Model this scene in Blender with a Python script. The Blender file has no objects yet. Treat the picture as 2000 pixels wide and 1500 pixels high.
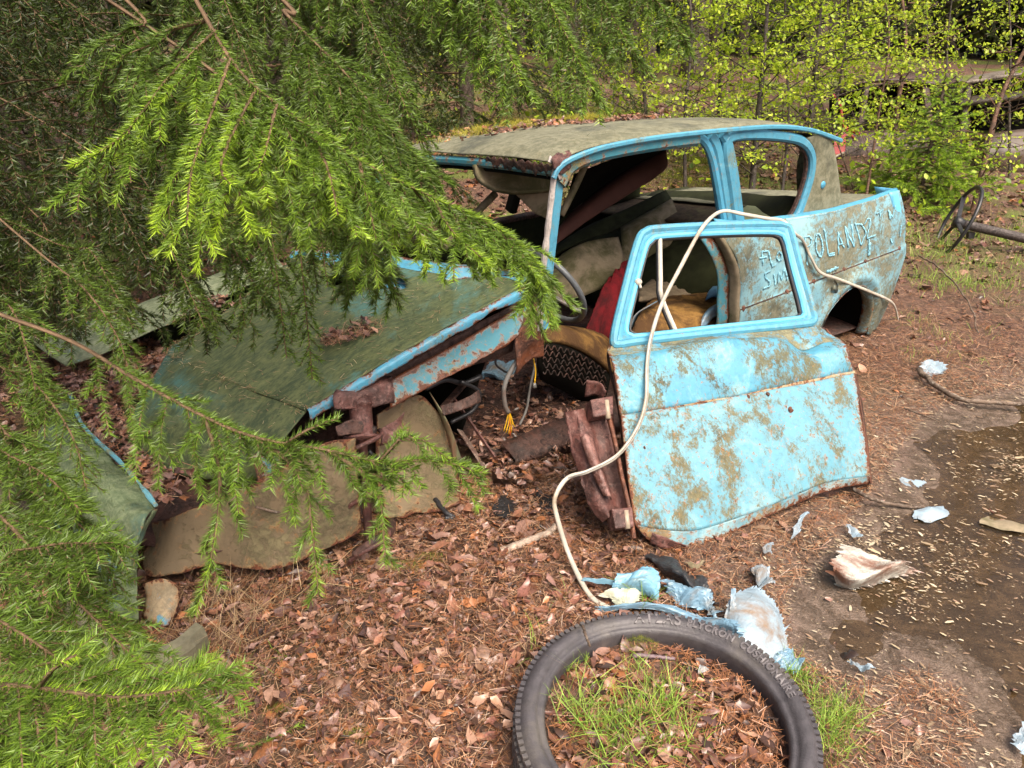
import bpy, math, random
import numpy as np
from mathutils import Vector, Matrix
sc = bpy.context.scene
col = sc.collection
# ------------------------------------------------------------------ camera, sky, sun, exposure
PITCH, FPX, CAMH = math.radians(25.0), 1500.0, 1.5
cam = bpy.data.objects.new('camera', bpy.data.cameras.new('camera')); col.objects.link(cam)
cam.location = (0, 0, CAMH); cam.rotation_euler = (math.pi/2 - PITCH, 0, 0)
cam.data.sensor_width = 36; cam.data.lens = 36*FPX/2000; cam.data.clip_start = 0.02; cam.data.clip_end = 500
sc.camera = cam
SUN_EL, SUN_AZ = math.radians(58), math.radians(150)          # azimuth clockwise from +Y: behind the viewer, to the right
w = bpy.data.worlds.new('World'); sc.world = w; w.use_nodes = True
nt = w.node_tree; bg = nt.nodes['Background']
sky = nt.nodes.new('ShaderNodeTexSky'); sky.sky_type = 'NISHITA'; sky.sun_disc = False
sky.sun_elevation = SUN_EL; sky.sun_rotation = SUN_AZ; sky.air_density = 0.7; sky.dust_density = 9.0; sky.ozone_density = 0.0
nt.links.new(sky.outputs[0], bg.inputs[0]); bg.inputs[1].default_value = 0.12
sun = bpy.data.objects.new('sun', bpy.data.lights.new('sun', 'SUN')); col.objects.link(sun)
sun.data.energy = 1.5; sun.data.angle = math.radians(35); sun.data.color = (1.0, .91, .76)
sd = Vector((math.sin(SUN_AZ)*math.cos(SUN_EL), math.cos(SUN_AZ)*math.cos(SUN_EL), math.sin(SUN_EL)))
sun.rotation_euler = sd.to_track_quat('Z', 'Y').to_euler(); sun.location = (0, 0, 12)
sc.view_settings.view_transform = 'Standard'; sc.view_settings.look = 'None'; sc.view_settings.gamma = 1
sc.view_settings.use_curve_mapping = False; sc.view_settings.exposure = 1.28
sc.cycles.max_bounces = 6; sc.cycles.transparent_max_bounces = 8; sc.cycles.caustics_reflective = False; sc.cycles.caustics_refractive = False

# ------------------------------------------------------------------ photo rays -> directions; a plane gives the distance
rng = np.random.default_rng(7)
A3 = lambda *p: np.array(p, float)
Fv = A3(0, math.cos(PITCH), -math.sin(PITCH)); Uv = A3(0, math.sin(PITCH), math.cos(PITCH)); CAM = A3(0, 0, CAMH)
def ray(u, v): return A3((u-1000)/FPX, 0, 0) + Fv - (v-750)/FPX*Uv
def gp(u, v, z=0.0):
    d = ray(u, v); return CAM + d*((z-CAMH)/d[2])
def dp(u, v, d): return CAM + ray(u, v)*d
ORG = A3(-1.07, 1.62, 0); CANG = math.atan2(2.33, 3.17)
EX = A3(math.cos(CANG), math.sin(CANG), 0); EY = A3(-math.sin(CANG), math.cos(CANG), 0); CM = np.stack([EX, EY, A3(0, 0, 1)])
def cp(u, v, ax, val):                                          # car coordinates: x to the tail, y across to the far side, z up
    d = CM @ ray(u, v); o = CM @ (CAM-ORG); return o + d*((val-o[ax])/d[ax])
def cy(pts, y): return [cp(u, v, 1, y) for u, v in pts]
def cw(c): return ORG + CM.T @ np.asarray(c, float)

# ------------------------------------------------------------------ mesh helpers
def link(o, parent=None):
    col.objects.link(o)
    if parent is not None: o.parent = parent
    return o
def mk(name, V, F, mat, parent=None, smooth=True, solid=0.0, cols=None, sub=0, offset=0.0):
    V = np.asarray(V, float).reshape(-1, 3)
    me = bpy.data.meshes.new(name)
    if isinstance(F, np.ndarray) and F.ndim == 2:
        n, k = F.shape
        me.vertices.add(len(V)); me.vertices.foreach_set('co', V.ravel())
        me.loops.add(n*k); me.loops.foreach_set('vertex_index', F.ravel().astype(np.int32))
        me.polygons.add(n); me.polygons.foreach_set('loop_start', np.arange(0, n*k, k, dtype=np.int32))
        me.update(calc_edges=True)
    else:
        me.from_pydata(V.tolist(), [], [tuple(int(i) for i in f) for f in F]); me.update()
    me.polygons.foreach_set('use_smooth', np.full(len(me.polygons), bool(smooth)))
    if cols is not None:
        ca = me.color_attributes.new('Col', 'FLOAT_COLOR', 'POINT')
        c4 = np.ones((len(V), 4)); c4[:, :3] = np.clip(cols, 0, 1); ca.data.foreach_set('color', c4.ravel())
    if mat is not None: me.materials.append(mat)
    o = bpy.data.objects.new(name, me); link(o, parent)
    if solid:
        m = o.modifiers.new('thick', 'SOLIDIFY'); m.thickness = solid; m.offset = offset
    if sub:
        m = o.modifiers.new('sub', 'SUBSURF'); m.levels = sub; m.render_levels = sub
    return o
def tag(o, label, cat, group=None, kind=None):
    if label: o['label'] = label
    if cat: o['category'] = cat
    if group: o['group'] = group
    if kind: o['kind'] = kind
    return o
def thing(name, label, cat, loc=(0, 0, 0), rz=0.0, group=None):
    o = bpy.data.objects.new(name, None); o.empty_display_size = .1; link(o); o.location = tuple(loc); o.rotation_euler = (0, 0, rz)
    return tag(o, label, cat, group)
def cr(P, n, closed=False):                                      # Catmull-Rom resample
    P = np.asarray(P, float); m = len(P)
    if m == 2 and not closed: t = np.linspace(0, 1, n)[:, None]; return P[0]*(1-t)+P[1]*t
    if closed: Q = np.vstack([P[-1], P, P[0], P[1]]); segs = m
    else: Q = np.vstack([2*P[0]-P[1], P, 2*P[-1]-P[-2]]); segs = m-1
    t = np.linspace(0, segs, n, endpoint=not closed); i = np.minimum(t.astype(int), segs-1); f = (t-i)[:, None]
    a, b, c, d = Q[i], Q[i+1], Q[i+2], Q[i+3]
    return .5*((2*b)+(c-a)*f+(2*a-5*b+4*c-d)*f*f+(3*b-a-3*c+d)*f**3)
def lin(P, n):
    P = np.asarray(P, float); L = np.r_[0, np.cumsum(np.linalg.norm(np.diff(P, axis=0), axis=1))]; s = np.linspace(0, L[-1], n)
    return np.stack([np.interp(s, L, P[:, k]) for k in range(3)], 1)
def gridF(nu, nv, keep=None, closed_u=False):
    F = []
    for i in range(nu if closed_u else nu-1):
        for j in range(nv-1):
            if keep is None or keep(i, j): F.append((i*nv+j, ((i+1) % nu)*nv+j, ((i+1) % nu)*nv+j+1, i*nv+j+1))
    return F
def vnoise(P, s, seed=0, oct=3):                                 # cheap smooth noise from summed sines
    r = np.random.default_rng(seed); P = np.asarray(P, float); out = np.zeros(P.shape[:-1]); a = 1.0
    for o in range(oct):
        for k in range(4):
            d = r.normal(size=3); d /= np.linalg.norm(d); out += a*np.sin(P @ d*s*6.28+r.uniform(0, 6.28))
        a *= .5; s *= 2.1
    return out/5.0
def loft(name, rows, nu, nv, mat, parent=None, solid=.003, dent=0.0, dscale=2.0, seed=0, keep=None, straight=False, tear=0.0, bulge=None, eb='btlr'):
    f = lin if straight else cr
    R = np.stack([f(r, nv) for r in rows]); G = np.stack([cr(R[:, j], nu) for j in range(nv)], 1)
    if tear:                                                     # ragged lower edge (first row)
        G[0] += (G[1]-G[0])*(.6+.9*vnoise(G[0], 9, seed+5)[:, None])*tear
    if bulge is not None: G = bulge(G)
    if dent:
        du = np.gradient(G, axis=0); dv = np.gradient(G, axis=1); N = np.cross(du, dv); N /= np.linalg.norm(N, axis=2, keepdims=True)+1e-9
        G = G+N*(vnoise(G, dscale, seed)*dent)[..., None]
    kp = (lambda i, j: keep(G[i, j], i, j)) if keep else None
    o = mk(name, G.reshape(-1, 3), gridF(nu, nv, kp), mat, parent, solid=solid)
    d = np.minimum.reduce([np.linalg.norm(G-q_, axis=2) for k_, q_ in zip('btlr', (G[:1], G[-1:], G[:, :1], G[:, -1:])) if k_ in eb])
    a = o.data.attributes.new('edge', 'FLOAT', 'POINT'); a.data.foreach_set('value', np.exp(-d/.014).ravel().astype(np.float32)); return o
def sweep_geo(P, prof, up=None, closed=False, scale=None):
    P = np.asarray(P, float); n = len(P)
    T = np.roll(P, -1, 0)-np.roll(P, 1, 0) if closed else np.gradient(P, axis=0)
    T /= np.linalg.norm(T, axis=1, keepdims=True)+1e-12
    prof = np.asarray(prof, float); k = len(prof); V = np.zeros((n, k, 3)); b = None
    for i in range(n):
        if up is not None: b = np.asarray(up, float)-T[i]*np.dot(up, T[i])
        else:
            if b is None:
                a = A3(0, 0, 1) if abs(T[i][2]) < .9 else A3(1, 0, 0); b = a-T[i]*np.dot(a, T[i])
            else: b = b-T[i]*np.dot(b, T[i])
        b = b/(np.linalg.norm(b)+1e-12); s = np.cross(T[i], b); q = prof*(1 if scale is None else scale[i])
        V[i] = P[i]+q[:, :1]*s+q[:, 1:]*b
    F = []
    for i in range(n if closed else n-1):
        for j in range(k): F.append((i*k+j, i*k+(j+1) % k, ((i+1) % n)*k+(j+1) % k, ((i+1) % n)*k+j))
    if not closed: F += [tuple(range(k))[::-1], tuple((n-1)*k+j for j in range(k))]
    return V.reshape(-1, 3), F
def ngon(n, rx, ry=None):
    n = 9 if n == 8 else n; ry = ry or rx; return [(rx*math.cos(6.28318*i/n), ry*math.sin(6.28318*i/n)) for i in range(n)]
def rect(a, b, c=.25):
    c *= min(a, b); a, b = a/2, b/2
    return [(a-c, -b), (a, -b+c), (a, b-c), (a-c, b), (-a+c, b), (-a, b-c), (-a, -b+c), (-a+c, -b)]
def sweep(name, P, prof, mat, parent=None, up=None, closed=False, n=0, scale=None, smooth=True):
    if n: P = cr(P, n, closed)
    V, F = sweep_geo(P, prof, up, closed, scale); return mk(name, V, F, mat, parent, smooth=smooth and len(prof) != 8)
def tube(name, P, r, mat, parent=None, n=24, k=8, scale=None): return sweep(name, cr(P, n), ngon(k, r), mat, parent, scale=scale)
def slab(name, poly, d, mat, parent=None, bev=0.0):               # polygon extruded by vector d
    P = np.asarray(poly, float); n = len(P); V = np.vstack([P, P+d]); F = [tuple(range(n))[::-1], tuple(range(n, 2*n))]+[(i, (i+1) % n, n+(i+1) % n, n+i) for i in range(n)]
    o = mk(name, V, F, mat, parent, smooth=False)
    if bev: m = o.modifiers.new('b', 'BEVEL'); m.width = bev; m.segments = 2
    return o
def lathe(profile, c, ax, n=24, a0=0, a1=2*math.pi):
    c = np.asarray(c, float); ax = np.asarray(ax, float); ax /= np.linalg.norm(ax)
    u = np.cross(ax, (0, 0, 1) if abs(ax[2]) < .9 else (1, 0, 0)); u /= np.linalg.norm(u); v = np.cross(ax, u); V = []
    full = abs(a1-a0-2*math.pi) < 1e-6; m = n if full else n+1
    for i in range(m):
        t = a0+(a1-a0)*i/n; r = u*math.cos(t)+v*math.sin(t)
        for (rr, h) in profile: V.append(c+r*rr+ax*h)
    return V, gridF(m, len(profile), closed_u=full)
def rel(P, o): return np.asarray(P, float)-np.asarray(o, float)

# ------------------------------------------------------------------ materials
class NB:
    def __init__(s, name):
        s.m = bpy.data.materials.new(name); s.m.use_nodes = True; s.t = s.m.node_tree; s.b = s.t.nodes['Principled BSDF']; s.tc = s.t.nodes.new('ShaderNodeTexCoord')
    def n(s, ty, **k):
        x = s.t.nodes.new(ty)
        for a, b in k.items(): setattr(x, a, b)
        return x
    def put(s, sock, v):
        if isinstance(v, bpy.types.NodeSocket): s.t.links.new(v, sock)
        elif isinstance(v, (tuple, list)): sock.default_value = (*v, 1) if len(v) == 3 and len(sock.default_value) == 4 else v
        else: sock.default_value = v
    def noise(s, scale, detail=5, rough=.6, dist=0.0, off=0.0, st=(1, 1, 1), rot=(0, 0, 0)):
        mp = s.n('ShaderNodeMapping'); s.t.links.new(s.tc.outputs['Object'], mp.inputs[0]); mp.inputs['Location'].default_value = (off, off*1.7, off*.6); mp.inputs['Scale'].default_value = st; mp.inputs['Rotation'].default_value = rot
        x = s.n('ShaderNodeTexNoise'); s.t.links.new(mp.outputs[0], x.inputs['Vector'])
        for k, v in (('Scale', scale), ('Detail', detail), ('Roughness', rough), ('Distortion', dist)): x.inputs[k].default_value = v
        return x.outputs[0]
    def vor(s, scale, st=(1, 1, 1)):
        mp = s.n('ShaderNodeMapping'); s.t.links.new(s.tc.outputs['Object'], mp.inputs[0]); mp.inputs['Scale'].default_value = st
        x = s.n('ShaderNodeTexVoronoi'); s.t.links.new(mp.outputs[0], x.inputs['Vector']); x.inputs['Scale'].default_value = scale; return x
    def step(s, v, lo, hi, a=0.0, b=1.0):
        x = s.n('ShaderNodeMapRange', interpolation_type='SMOOTHSTEP'); s.put(x.inputs[0], v)
        for i, q in enumerate((lo, hi, a, b)): x.inputs[i+1].default_value = q
        return x.outputs[0]
    def mix(s, a, b, f):
        x = s.n('ShaderNodeMix', data_type='RGBA'); s.put(x.inputs[0], f); s.put(x.inputs[6], a); s.put(x.inputs[7], b); return x.outputs[2]
    def mul(s, a, b, op='MULTIPLY'):
        x = s.n('ShaderNodeMath', operation=op); s.put(x.inputs[0], a); s.put(x.inputs[1], b); return x.outputs[0]
    def tint(s, c, v):                                            # colour times a value
        x = s.n('ShaderNodeMix', data_type='RGBA', blend_type='MULTIPLY'); x.inputs[0].default_value = 1; s.put(x.inputs[6], c)
        k = s.n('ShaderNodeCombineColor'); [s.put(k.inputs[i], v) for i in range(3)]; s.t.links.new(k.outputs[0], x.inputs[7]); return x.outputs[2]
    def bump(s, h, st=.4, d=.01):
        x = s.n('ShaderNodeBump'); x.inputs['Strength'].default_value = st; x.inputs['Distance'].default_value = d; s.put(x.inputs['Height'], h); s.t.links.new(x.outputs[0], s.b.inputs['Normal'])
    def attr(s): x = s.n('ShaderNodeVertexColor'); x.layer_name = 'Col'; return x.outputs[0]
    def upz(s):
        g = s.n('ShaderNodeNewGeometry'); x = s.n('ShaderNodeSeparateXYZ'); s.t.links.new(g.outputs['Normal'], x.inputs[0]); return x.outputs[2]
    def objz(s, k=2):
        x = s.n('ShaderNodeSeparateXYZ'); s.t.links.new(s.tc.outputs['Object'], x.inputs[0]); return x.outputs[k]
    def out(s, c, rough=.6, metal=0.0, spec=.5):
        s.put(s.b.inputs['Base Color'], c); s.put(s.b.inputs['Roughness'], rough); s.b.inputs['Metallic'].default_value = metal; s.b.inputs['Specular IOR Level'].default_value = spec; return s.m

BLUE = (.058, .245, .37); PALE = (.24, .42, .45); OLIVE = (.12, .115, .052); RUST = (.15, .048, .02); DRUST = (.055, .022, .013)
def paint(name, blue=BLUE, moss=.5, chalk=.2, rust=.3, mosscol=OLIVE, off=0.0, scale=3.0, fine=70., st=(1, 1, 1), mosscol2=None, rough=.38, bumpy=.35, streak=.5, pale=PALE, accent=None):
    b = NB(name)
    fn = b.noise(fine, 7, .75, .6, off+5, st=st); mid = b.noise(scale*5, 8, .75, .8, off+23, st=st); big = b.noise(scale, 4, .6, .5, off+17, st=st)
    ch = b.mul(b.mul(b.noise(scale*.9, 8, .72, .6, off+3), .7), b.mul(mid, .3), 'ADD')
    c = b.mix(blue, pale, b.step(ch, .64-.45*chalk, .84-.45*chalk, 0, .9))
    c = b.mix(c, b.tint(c, .74), b.step(b.noise(scale*6, 6, .7, .3, off+9), .46, .72))
    sk = b.noise(scale*9, 6, .7, .2, off+71, st=(1, 1, .16))                       # run-off streaks
    c = b.mix(c, tuple(v*1.5 for v in mosscol), b.mul(b.step(b.mul(b.mul(sk, .6), b.mul(big, .4), 'ADD'), .53, .66), streak))
    q = b.mul(b.mul(b.mul(big, .40), b.mul(mid, .34), 'ADD'), b.mul(fn, .26), 'ADD')
    th = .70-.38*moss
    mk_ = b.mul(b.step(q, th-.03, th+.05), b.step(fn, .33-.25*moss, .50-.2*moss, .25+.5*moss, 1.0))
    mc = b.mix(mosscol, mosscol2 or tuple(v*1.7 for v in mosscol), b.step(b.mul(b.mul(b.noise(fine*.8, 6, .75, 0, off+31, st=st), .6), b.mul(mid, .4), 'ADD'), .40, .62))
    mc = b.mix(mc, b.tint(mc, .45), b.step(b.noise(scale*1.3, 6, .7, .6, off+83), .50, .68))
    if accent: mc = b.mix(mc, accent, b.mul(b.step(b.noise(scale*.9, 6, .72, .5, off+91), .53, .63), b.step(fn, .3, .6)))
    c = b.mix(c, mc, b.mul(mk_, .95))
    sp = b.step(b.noise(fine*2.2, 4, .7, .2, off+61), .66-.04*rust, .70-.04*rust)    # pin-prick specks
    c = b.mix(c, (.07, .045, .025), b.mul(sp, .7))
    rn = b.mul(b.mul(b.noise(scale*4.5, 8, .78, .9, off+41), .62), b.mul(b.noise(fine*.5, 5, .75, 0, off+47), .38), 'ADD')
    ea = b.n('ShaderNodeAttribute'); ea.attribute_name = 'edge'; rn = b.mul(rn, b.mul(ea.outputs['Fac'], .16*min(1, rust*2)), 'ADD')   # sheet metal rusts from its edges
    rt = .72-.22*rust
    rm = b.step(rn, rt, rt+.025); halo = b.step(rn, rt-.05, rt)
    c = b.mix(c, (.34, .17, .07), b.mul(halo, .55))
    c = b.mix(c, b.mix(RUST, DRUST, b.step(fn, .4, .6)), rm)
    b.bump(b.mul(b.mul(mk_, .6), b.mul(b.mul(fn, .5), b.mul(rm, -.5), 'ADD'), 'ADD'), bumpy, .004)
    r = b.mul(b.mul(mk_, .4), b.mul(b.step(ch, .4, .7, 0, .22), rough, 'ADD'), 'ADD')
    return b.out(c, r, 0, .4)
def rusty(name, a=RUST, d=DRUST, hi=(.26, .12, .08), off=0.0, rough=.6, paintc=None):
    b = NB(name); n1 = b.noise(9, 6, .7, .5, off); n2 = b.noise(60, 5, .7, 0, off+4)
    n3 = b.noise(26, 7, .78, 1.2, off+9); c = b.mix(d, a, b.step(n1, .38, .62)); c = b.mix(c, tuple(v*.45 for v in d), b.mul(b.step(n3, .50, .62), .8)); c = b.mix(c, hi, b.mul(b.step(n2, .5, .72), .75))
    if paintc: c = b.mix(c, paintc, b.step(b.noise(5, 6, .7, .6, off+8), .52, .56))
    b.bump(b.mul(n2, n3, 'ADD'), .9, .005); return b.out(c, b.step(n3, .3, .7, rough-.25, rough+.25), 0, .5)
def plain(name, c, rough=.6, var=.35, sc_=20., bump=.25, spec=.5, stain=None, stn=.5, off=0.0, metal=0.0):
    b = NB(name); n1 = b.noise(sc_, 6, .65, .2, off); k = b.tint(c, b.step(n1, .25, .75, 1-var, 1+var*.6))
    if stain: k = b.mix(k, stain, b.step(b.noise(4, 7, .7, .5, off+6), 1-stn-.08, 1-stn+.1))
    b.bump(b.noise(sc_*5, 4, .6, 0, off), bump, .003); return b.out(k, rough, metal, spec)
def attrmat(name, rough=.5, trans=0.0, spec=.4, var=None):
    b = NB(name); c = b.attr()
    if var: c = b.tint(c, b.step(b.noise(var, 4), .3, .7, .75, 1.2))
    b.out(c, rough, 0, spec)
    if trans:
        t = b.n('ShaderNodeBsdfTranslucent'); b.put(t.inputs[0], c); m = b.n('ShaderNodeMixShader'); m.inputs[0].default_value = trans
        b.t.links.new(b.b.outputs[0], m.inputs[1]); b.t.links.new(t.outputs[0], m.inputs[2]); b.t.links.new(m.outputs[0], b.t.nodes['Material Output'].inputs[0])
    return b.m
M = {}
M['blue'] = paint('blue_paint', moss=.36, chalk=.14, rust=.46, blue=(.07, .28, .42))
M['blue_clean'] = paint('blue_paint_clean', moss=.30, chalk=.22, rust=.46, off=11, blue=(.070, .265, .385), scale=6, fine=110, streak=.6)
M['door_skin'] = paint('blue_door_paint', blue=(.068, .25, .355), moss=.50, chalk=.38, rust=.48, off=2.3, scale=6.5, fine=120, mosscol=(.075, .068, .032), st=(1.3, 1.3, .5), streak=.7)
M['door_low'] = paint('pale_door_paint', blue=(.095, .265, .34), moss=.49, chalk=.36, rust=.58, off=9.4, scale=7.5, fine=130, mosscol=(.085, .074, .036), st=(1.3, 1.3, .5), streak=.9, pale=(.215, .35, .38))
M['quarter'] = paint('lichen_quarter_paint', blue=(.15, .34, .43), moss=.55, chalk=.5, rust=.40, off=5, scale=2.8, mosscol=(.095, .092, .052), mosscol2=(.20, .19, .125), streak=.7)
M['roofp'] = paint('lichen_roof_paint', moss=1.05, chalk=.5, rust=.14, off=8, scale=2.2, fine=45, mosscol=(.10, .092, .048), mosscol2=(.20, .188, .12), rough=.5, bumpy=.5)
M['hoodp'] = paint('algae_hood_paint', blue=(.10, .30, .32), moss=1.0, chalk=.0, rust=.17, off=13, scale=1.7, fine=48, st=(.8, 2.4, 1), mosscol=(.034, .046, .012), mosscol2=(.12, .13, .042), rough=.32, bumpy=.7, accent=(.06, .15, .13))
M['nosep'] = paint('mossy_nose_paint', blue=(.10, .29, .37), moss=.88, chalk=.1, rust=.24, off=19, scale=4, mosscol=(.07, .095, .034), mosscol2=(.17, .20, .10), bumpy=.8, accent=(.06, .105, .07))
M['teal'] = paint('teal_inner_paint', blue=(.045, .20, .26), moss=.42, chalk=.0, rust=.72, off=23)
M['rust'] = rusty('rust'); M['drust'] = rusty('dark_rust', a=(.075, .032, .022), d=(.022, .012, .009), hi=(.14, .07, .05), off=5)
M['mrust'] = rusty('maroon_rust', a=(.13, .05, .04), d=(.05, .022, .018), hi=(.25, .14, .12), off=7, rough=.5)
M['tan'] = paint('tan_underseal', blue=(.155, .115, .066), moss=.46, chalk=.12, rust=.50, off=65, scale=2.6, fine=60, mosscol=(.10, .085, .045), pale=(.20, .155, .095), rough=.6, bumpy=.8)
M['cream'] = plain('cream_trim', (.24, .195, .13), .75, .35, 10, .3, stain=(.085, .08, .035), stn=.5, spec=.25)
M['brownboard'] = plain('red_brown_board', (.10, .035, .024), .8, .3, 6, .3)
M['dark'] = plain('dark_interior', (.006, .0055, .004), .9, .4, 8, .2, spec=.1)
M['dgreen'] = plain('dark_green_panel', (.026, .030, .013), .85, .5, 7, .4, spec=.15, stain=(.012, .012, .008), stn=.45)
M['redcloth'] = plain('red_cloth', (.14, .008, .012), .9, .5, 12, .6, stain=(.035, .006, .007), stn=.5, spec=.2)
M['foam'] = plain('yellow_foam', (.27, .15, .045), .95, .5, 18, 1.0, stain=(.075, .04, .018), stn=.54, spec=.15)
M['white'] = plain('white_plastic', (.42, .39, .33), .45, .2, 30, .15, stain=(.24, .19, .13), stn=.45)
M['grey'] = plain('grey_metal', (.17, .165, .155), .4, .3, 25, .2, stain=(.12, .06, .035), stn=.4)
M['black'] = plain('black_plastic', (.022, .022, .024), .4, .3, 30, .3)
M['vinyl'] = plain('blue_vinyl', (.15, .27, .37), .38, .25, 9, .2, stain=(.17, .13, .085), stn=.45)
M['vinylw'] = plain('white_vinyl', (.25, .335, .40), .42, .22, 9, .2, stain=(.19, .135, .09), stn=.47)
M['rubber'] = plain('tyre_rubber', (.058, .053, .058), .5, .35, 30, .5, stain=(.10, .09, .082), stn=.42)
M['yellow'] = plain('yellow_wire', (.72, .42, .02), .4, .1); M['orange'] = plain('orange_wire', (.6, .09, .02), .4, .1)
M['needle'] = attrmat('spruce_needles', .42, .22, .45); M['twig'] = attrmat('spruce_twigs', .85, 0, .2, 60)
M['leafy'] = attrmat('birch_leaves', .4, .5, .4); M['litter'] = attrmat('dead_leaves', .30, .05, .5, 90)
M['grass'] = attrmat('grass_blades', .5, .30, .4); M['fleck'] = attrmat('floating_scales', .6, 0, .4)
M['moss'] = attrmat('moss_fronds', .8, .15, .2)
M['bark'] = rusty('spruce_bark', a=(.14, .10, .075), d=(.05, .036, .026), hi=(.22, .20, .16), off=2, rough=.85)
M['redbark'] = rusty('red_sapling_bark', a=(.12, .055, .03), d=(.045, .026, .016), hi=(.30, .2, .14), off=9, rough=.8)
M['stick'] = rusty('dead_stick', a=(.17, .12, .085), d=(.07, .045, .03), hi=(.33, .29, .24), off=12, rough=.8)
M['chrome'] = plain('dull_aluminium', (.5, .5, .5), .3, .2, 30, .1, metal=.8)
M['bumper'] = plain('lichen_bumper', (.13, .12, .075), .7, .35, 30, .5, stain=(.24, .23, .16), stn=.4)
M['redp'] = plain('red_scrap_paint', (.42, .03, .035), .45, .35, 12, .2, stain=(.09, .03, .02), stn=.4)

# ------------------------------------------------------------------ ground, puddle
PUD = np.array([gp(u, v)[:2] for u, v in [(2300, 640), (2080, 735), (1930, 770), (1830, 800), (1765, 870), (1725, 950), (1660, 1030), (1590, 1105), (1545, 1180), (1560, 1250), (1620, 1300), (1700, 1310), (1790, 1290), (1880, 1330), (1930, 1420), (1905, 1500), (1960, 1620), (2100, 1750), (2600, 1500), (2900, 1000)]])
def sdpoly(P, poly):                                             # signed distance, positive inside
    P = np.asarray(P, float); d = np.full(len(P), 1e9); ins = np.zeros(len(P), bool); n = len(poly)
    for i in range(n):
        a, b = poly[i], poly[(i+1) % n]; e = b-a; w_ = P-a; t = np.clip((w_ @ e)/(e @ e), 0, 1)[:, None]
        d = np.minimum(d, np.linalg.norm(w_-t*e, axis=1))
        c = ((a[1] <= P[:, 1]) != (b[1] <= P[:, 1])); x = a[0]+(P[:, 1]-a[1])/((b[1]-a[1]) or 1e-9)*(b[0]-a[0]); ins ^= (c & (P[:, 0] < x))
    return np.where(ins, d, -d)
def sst(x, a, b): t = np.clip((x-a)/(b-a), 0, 1); return t*t*(3-2*t)
def gh(x, y):
    x = np.atleast_1d(np.asarray(x, float)); y = np.atleast_1d(np.asarray(y, float)); P = np.stack([x, y, 0*x], 1)
    h = .018*vnoise(P, .45, 3)+.007*vnoise(P, 2.6, 4)
    far = sst(y-.25*x, 4.2, 13); h = h+far*.85+far*.12*vnoise(P, .25, 9)
    h += .22*np.exp(-((x+.3)**2/3.0+(y-7.2)**2/1.2))
    left = sst(-x, 1.9, 5); h += left*.35
    s = sdpoly(P[:, :2], PUD)+.09*vnoise(P, 1.3, 5)+.035*vnoise(P, 6.0, 15)
    flat = sst(s, -.30, -.02); h = h*(1-.85*flat)-.030*sst(s, -.10, .30)-.012*flat+.006*flat*vnoise(P, 4.5, 16)
    # under the wreck the soil is level
    c = (np.stack([x, y, 0*x], 1)-ORG) @ CM.T
    inn = sst(c[:, 0], -.3, .1)*(1-sst(c[:, 0], 3.9, 4.4))*sst(c[:, 1], -.3, .05)*(1-sst(c[:, 1], 1.4, 1.9))
    return h*(1-.7*inn)-.006*inn
def tg(u, v):                                                   # where a photo ray meets the terrain
    d = ray(u, v); d = d/np.linalg.norm(d)
    t = np.arange(.8, 40, .02); Q = CAM+d*t[:, None]; k = np.argmax(Q[:, 2] < gh(Q[:, 0], Q[:, 1])); return Q[k]
def axis_pts(lo, hi, c0, c1, fine, grow):
    a = list(np.arange(c0, c1, fine)); s = fine
    while a[-1] < hi: s *= grow; a.append(a[-1]+s)
    s = fine
    while a[0] > lo: s *= grow; a.insert(0, a[0]-s)
    return np.array(a)
gx = axis_pts(-90, 90, -2.0, 3.0, .03, 1.07); gy = axis_pts(-60, 120, .8, 4.0, .028, 1.07)
X, Y = np.meshgrid(gx, gy, indexing='ij'); Z = gh(X.ravel(), Y.ravel())
def forest_floor():
    b = NB('forest_floor')
    n1 = b.noise(1.6, 6, .65, .4); n2 = b.noise(38, 6, .7, .6, 3); n3 = b.noise(140, 4, .7, 0, 7)
    c = b.mix((.06, .029, .018), (.165, .088, .058), b.step(n2, .36, .66)); c = b.mix(c, (.025, .016, .011), b.step(b.noise(16, 5, .7, .4, 12), .54, .68))
    c = b.mix(c, (.30, .185, .12), b.mul(b.step(n3, .56, .72), .6))
    c = b.mix(c, b.mix((.055, .075, .014), (.15, .17, .03), n2), b.mul(b.step(b.noise(1.1, 5, .65, .5, 21), .46, .60), b.attr_w('mossy')))
    mud = b.mix((.06, .038, .024), (.20, .135, .105), b.step(b.mul(b.mul(n2, .5), b.mul(b.noise(7, 6, .7, .8, 33), .5), 'ADD'), .38, .60)); c = b.mix(c, mud, b.attr_w('mud')); pm = b.mul(b.attr_w('pool'), b.mul(b.mul(b.noise(5, 7, .72, .8, 51), 1.1), -.55, 'ADD'), 'ADD'); c = b.mix(c, b.mix((.070, .046, .029), (.165, .118, .088), b.step(b.noise(11, 7, .75, 1.0, 57), .42, .62)), b.step(pm, .28, .62))
    b.bump(b.mul(n2, b.mul(n3, .4), 'ADD'), .8, .02)
    rg = b.mul(b.step(n1, .3, .7, .42, .75), b.mul(b.mul(b.attr_w('mud'), -.52), 1.0, 'ADD')); return b.out(c, rg, 0, .5)
def attr_w(s, nm): x = s.n('ShaderNodeAttribute'); x.attribute_name = nm; return x.outputs['Fac']
NB.attr_w = attr_w
g = mk('ground', np.stack([X.ravel(), Y.ravel(), Z], 1), np.array(gridF(len(gx), len(gy))), forest_floor()); g['kind'] = 'structure'
sdg = sdpoly(np.stack([X.ravel(), Y.ravel()], 1), PUD)
for nm, val in (('mud', sst(sdg, -.42, .0)), ('pool', sst(sdg, -.25, .30)), ('mossy', .15+1.1*sst(Y.ravel()-.3*X.ravel(), 3.6, 6))):
    a = g.data.attributes.new(nm, 'FLOAT', 'POINT'); a.data.foreach_set('value', val.astype(np.float32))
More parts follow.
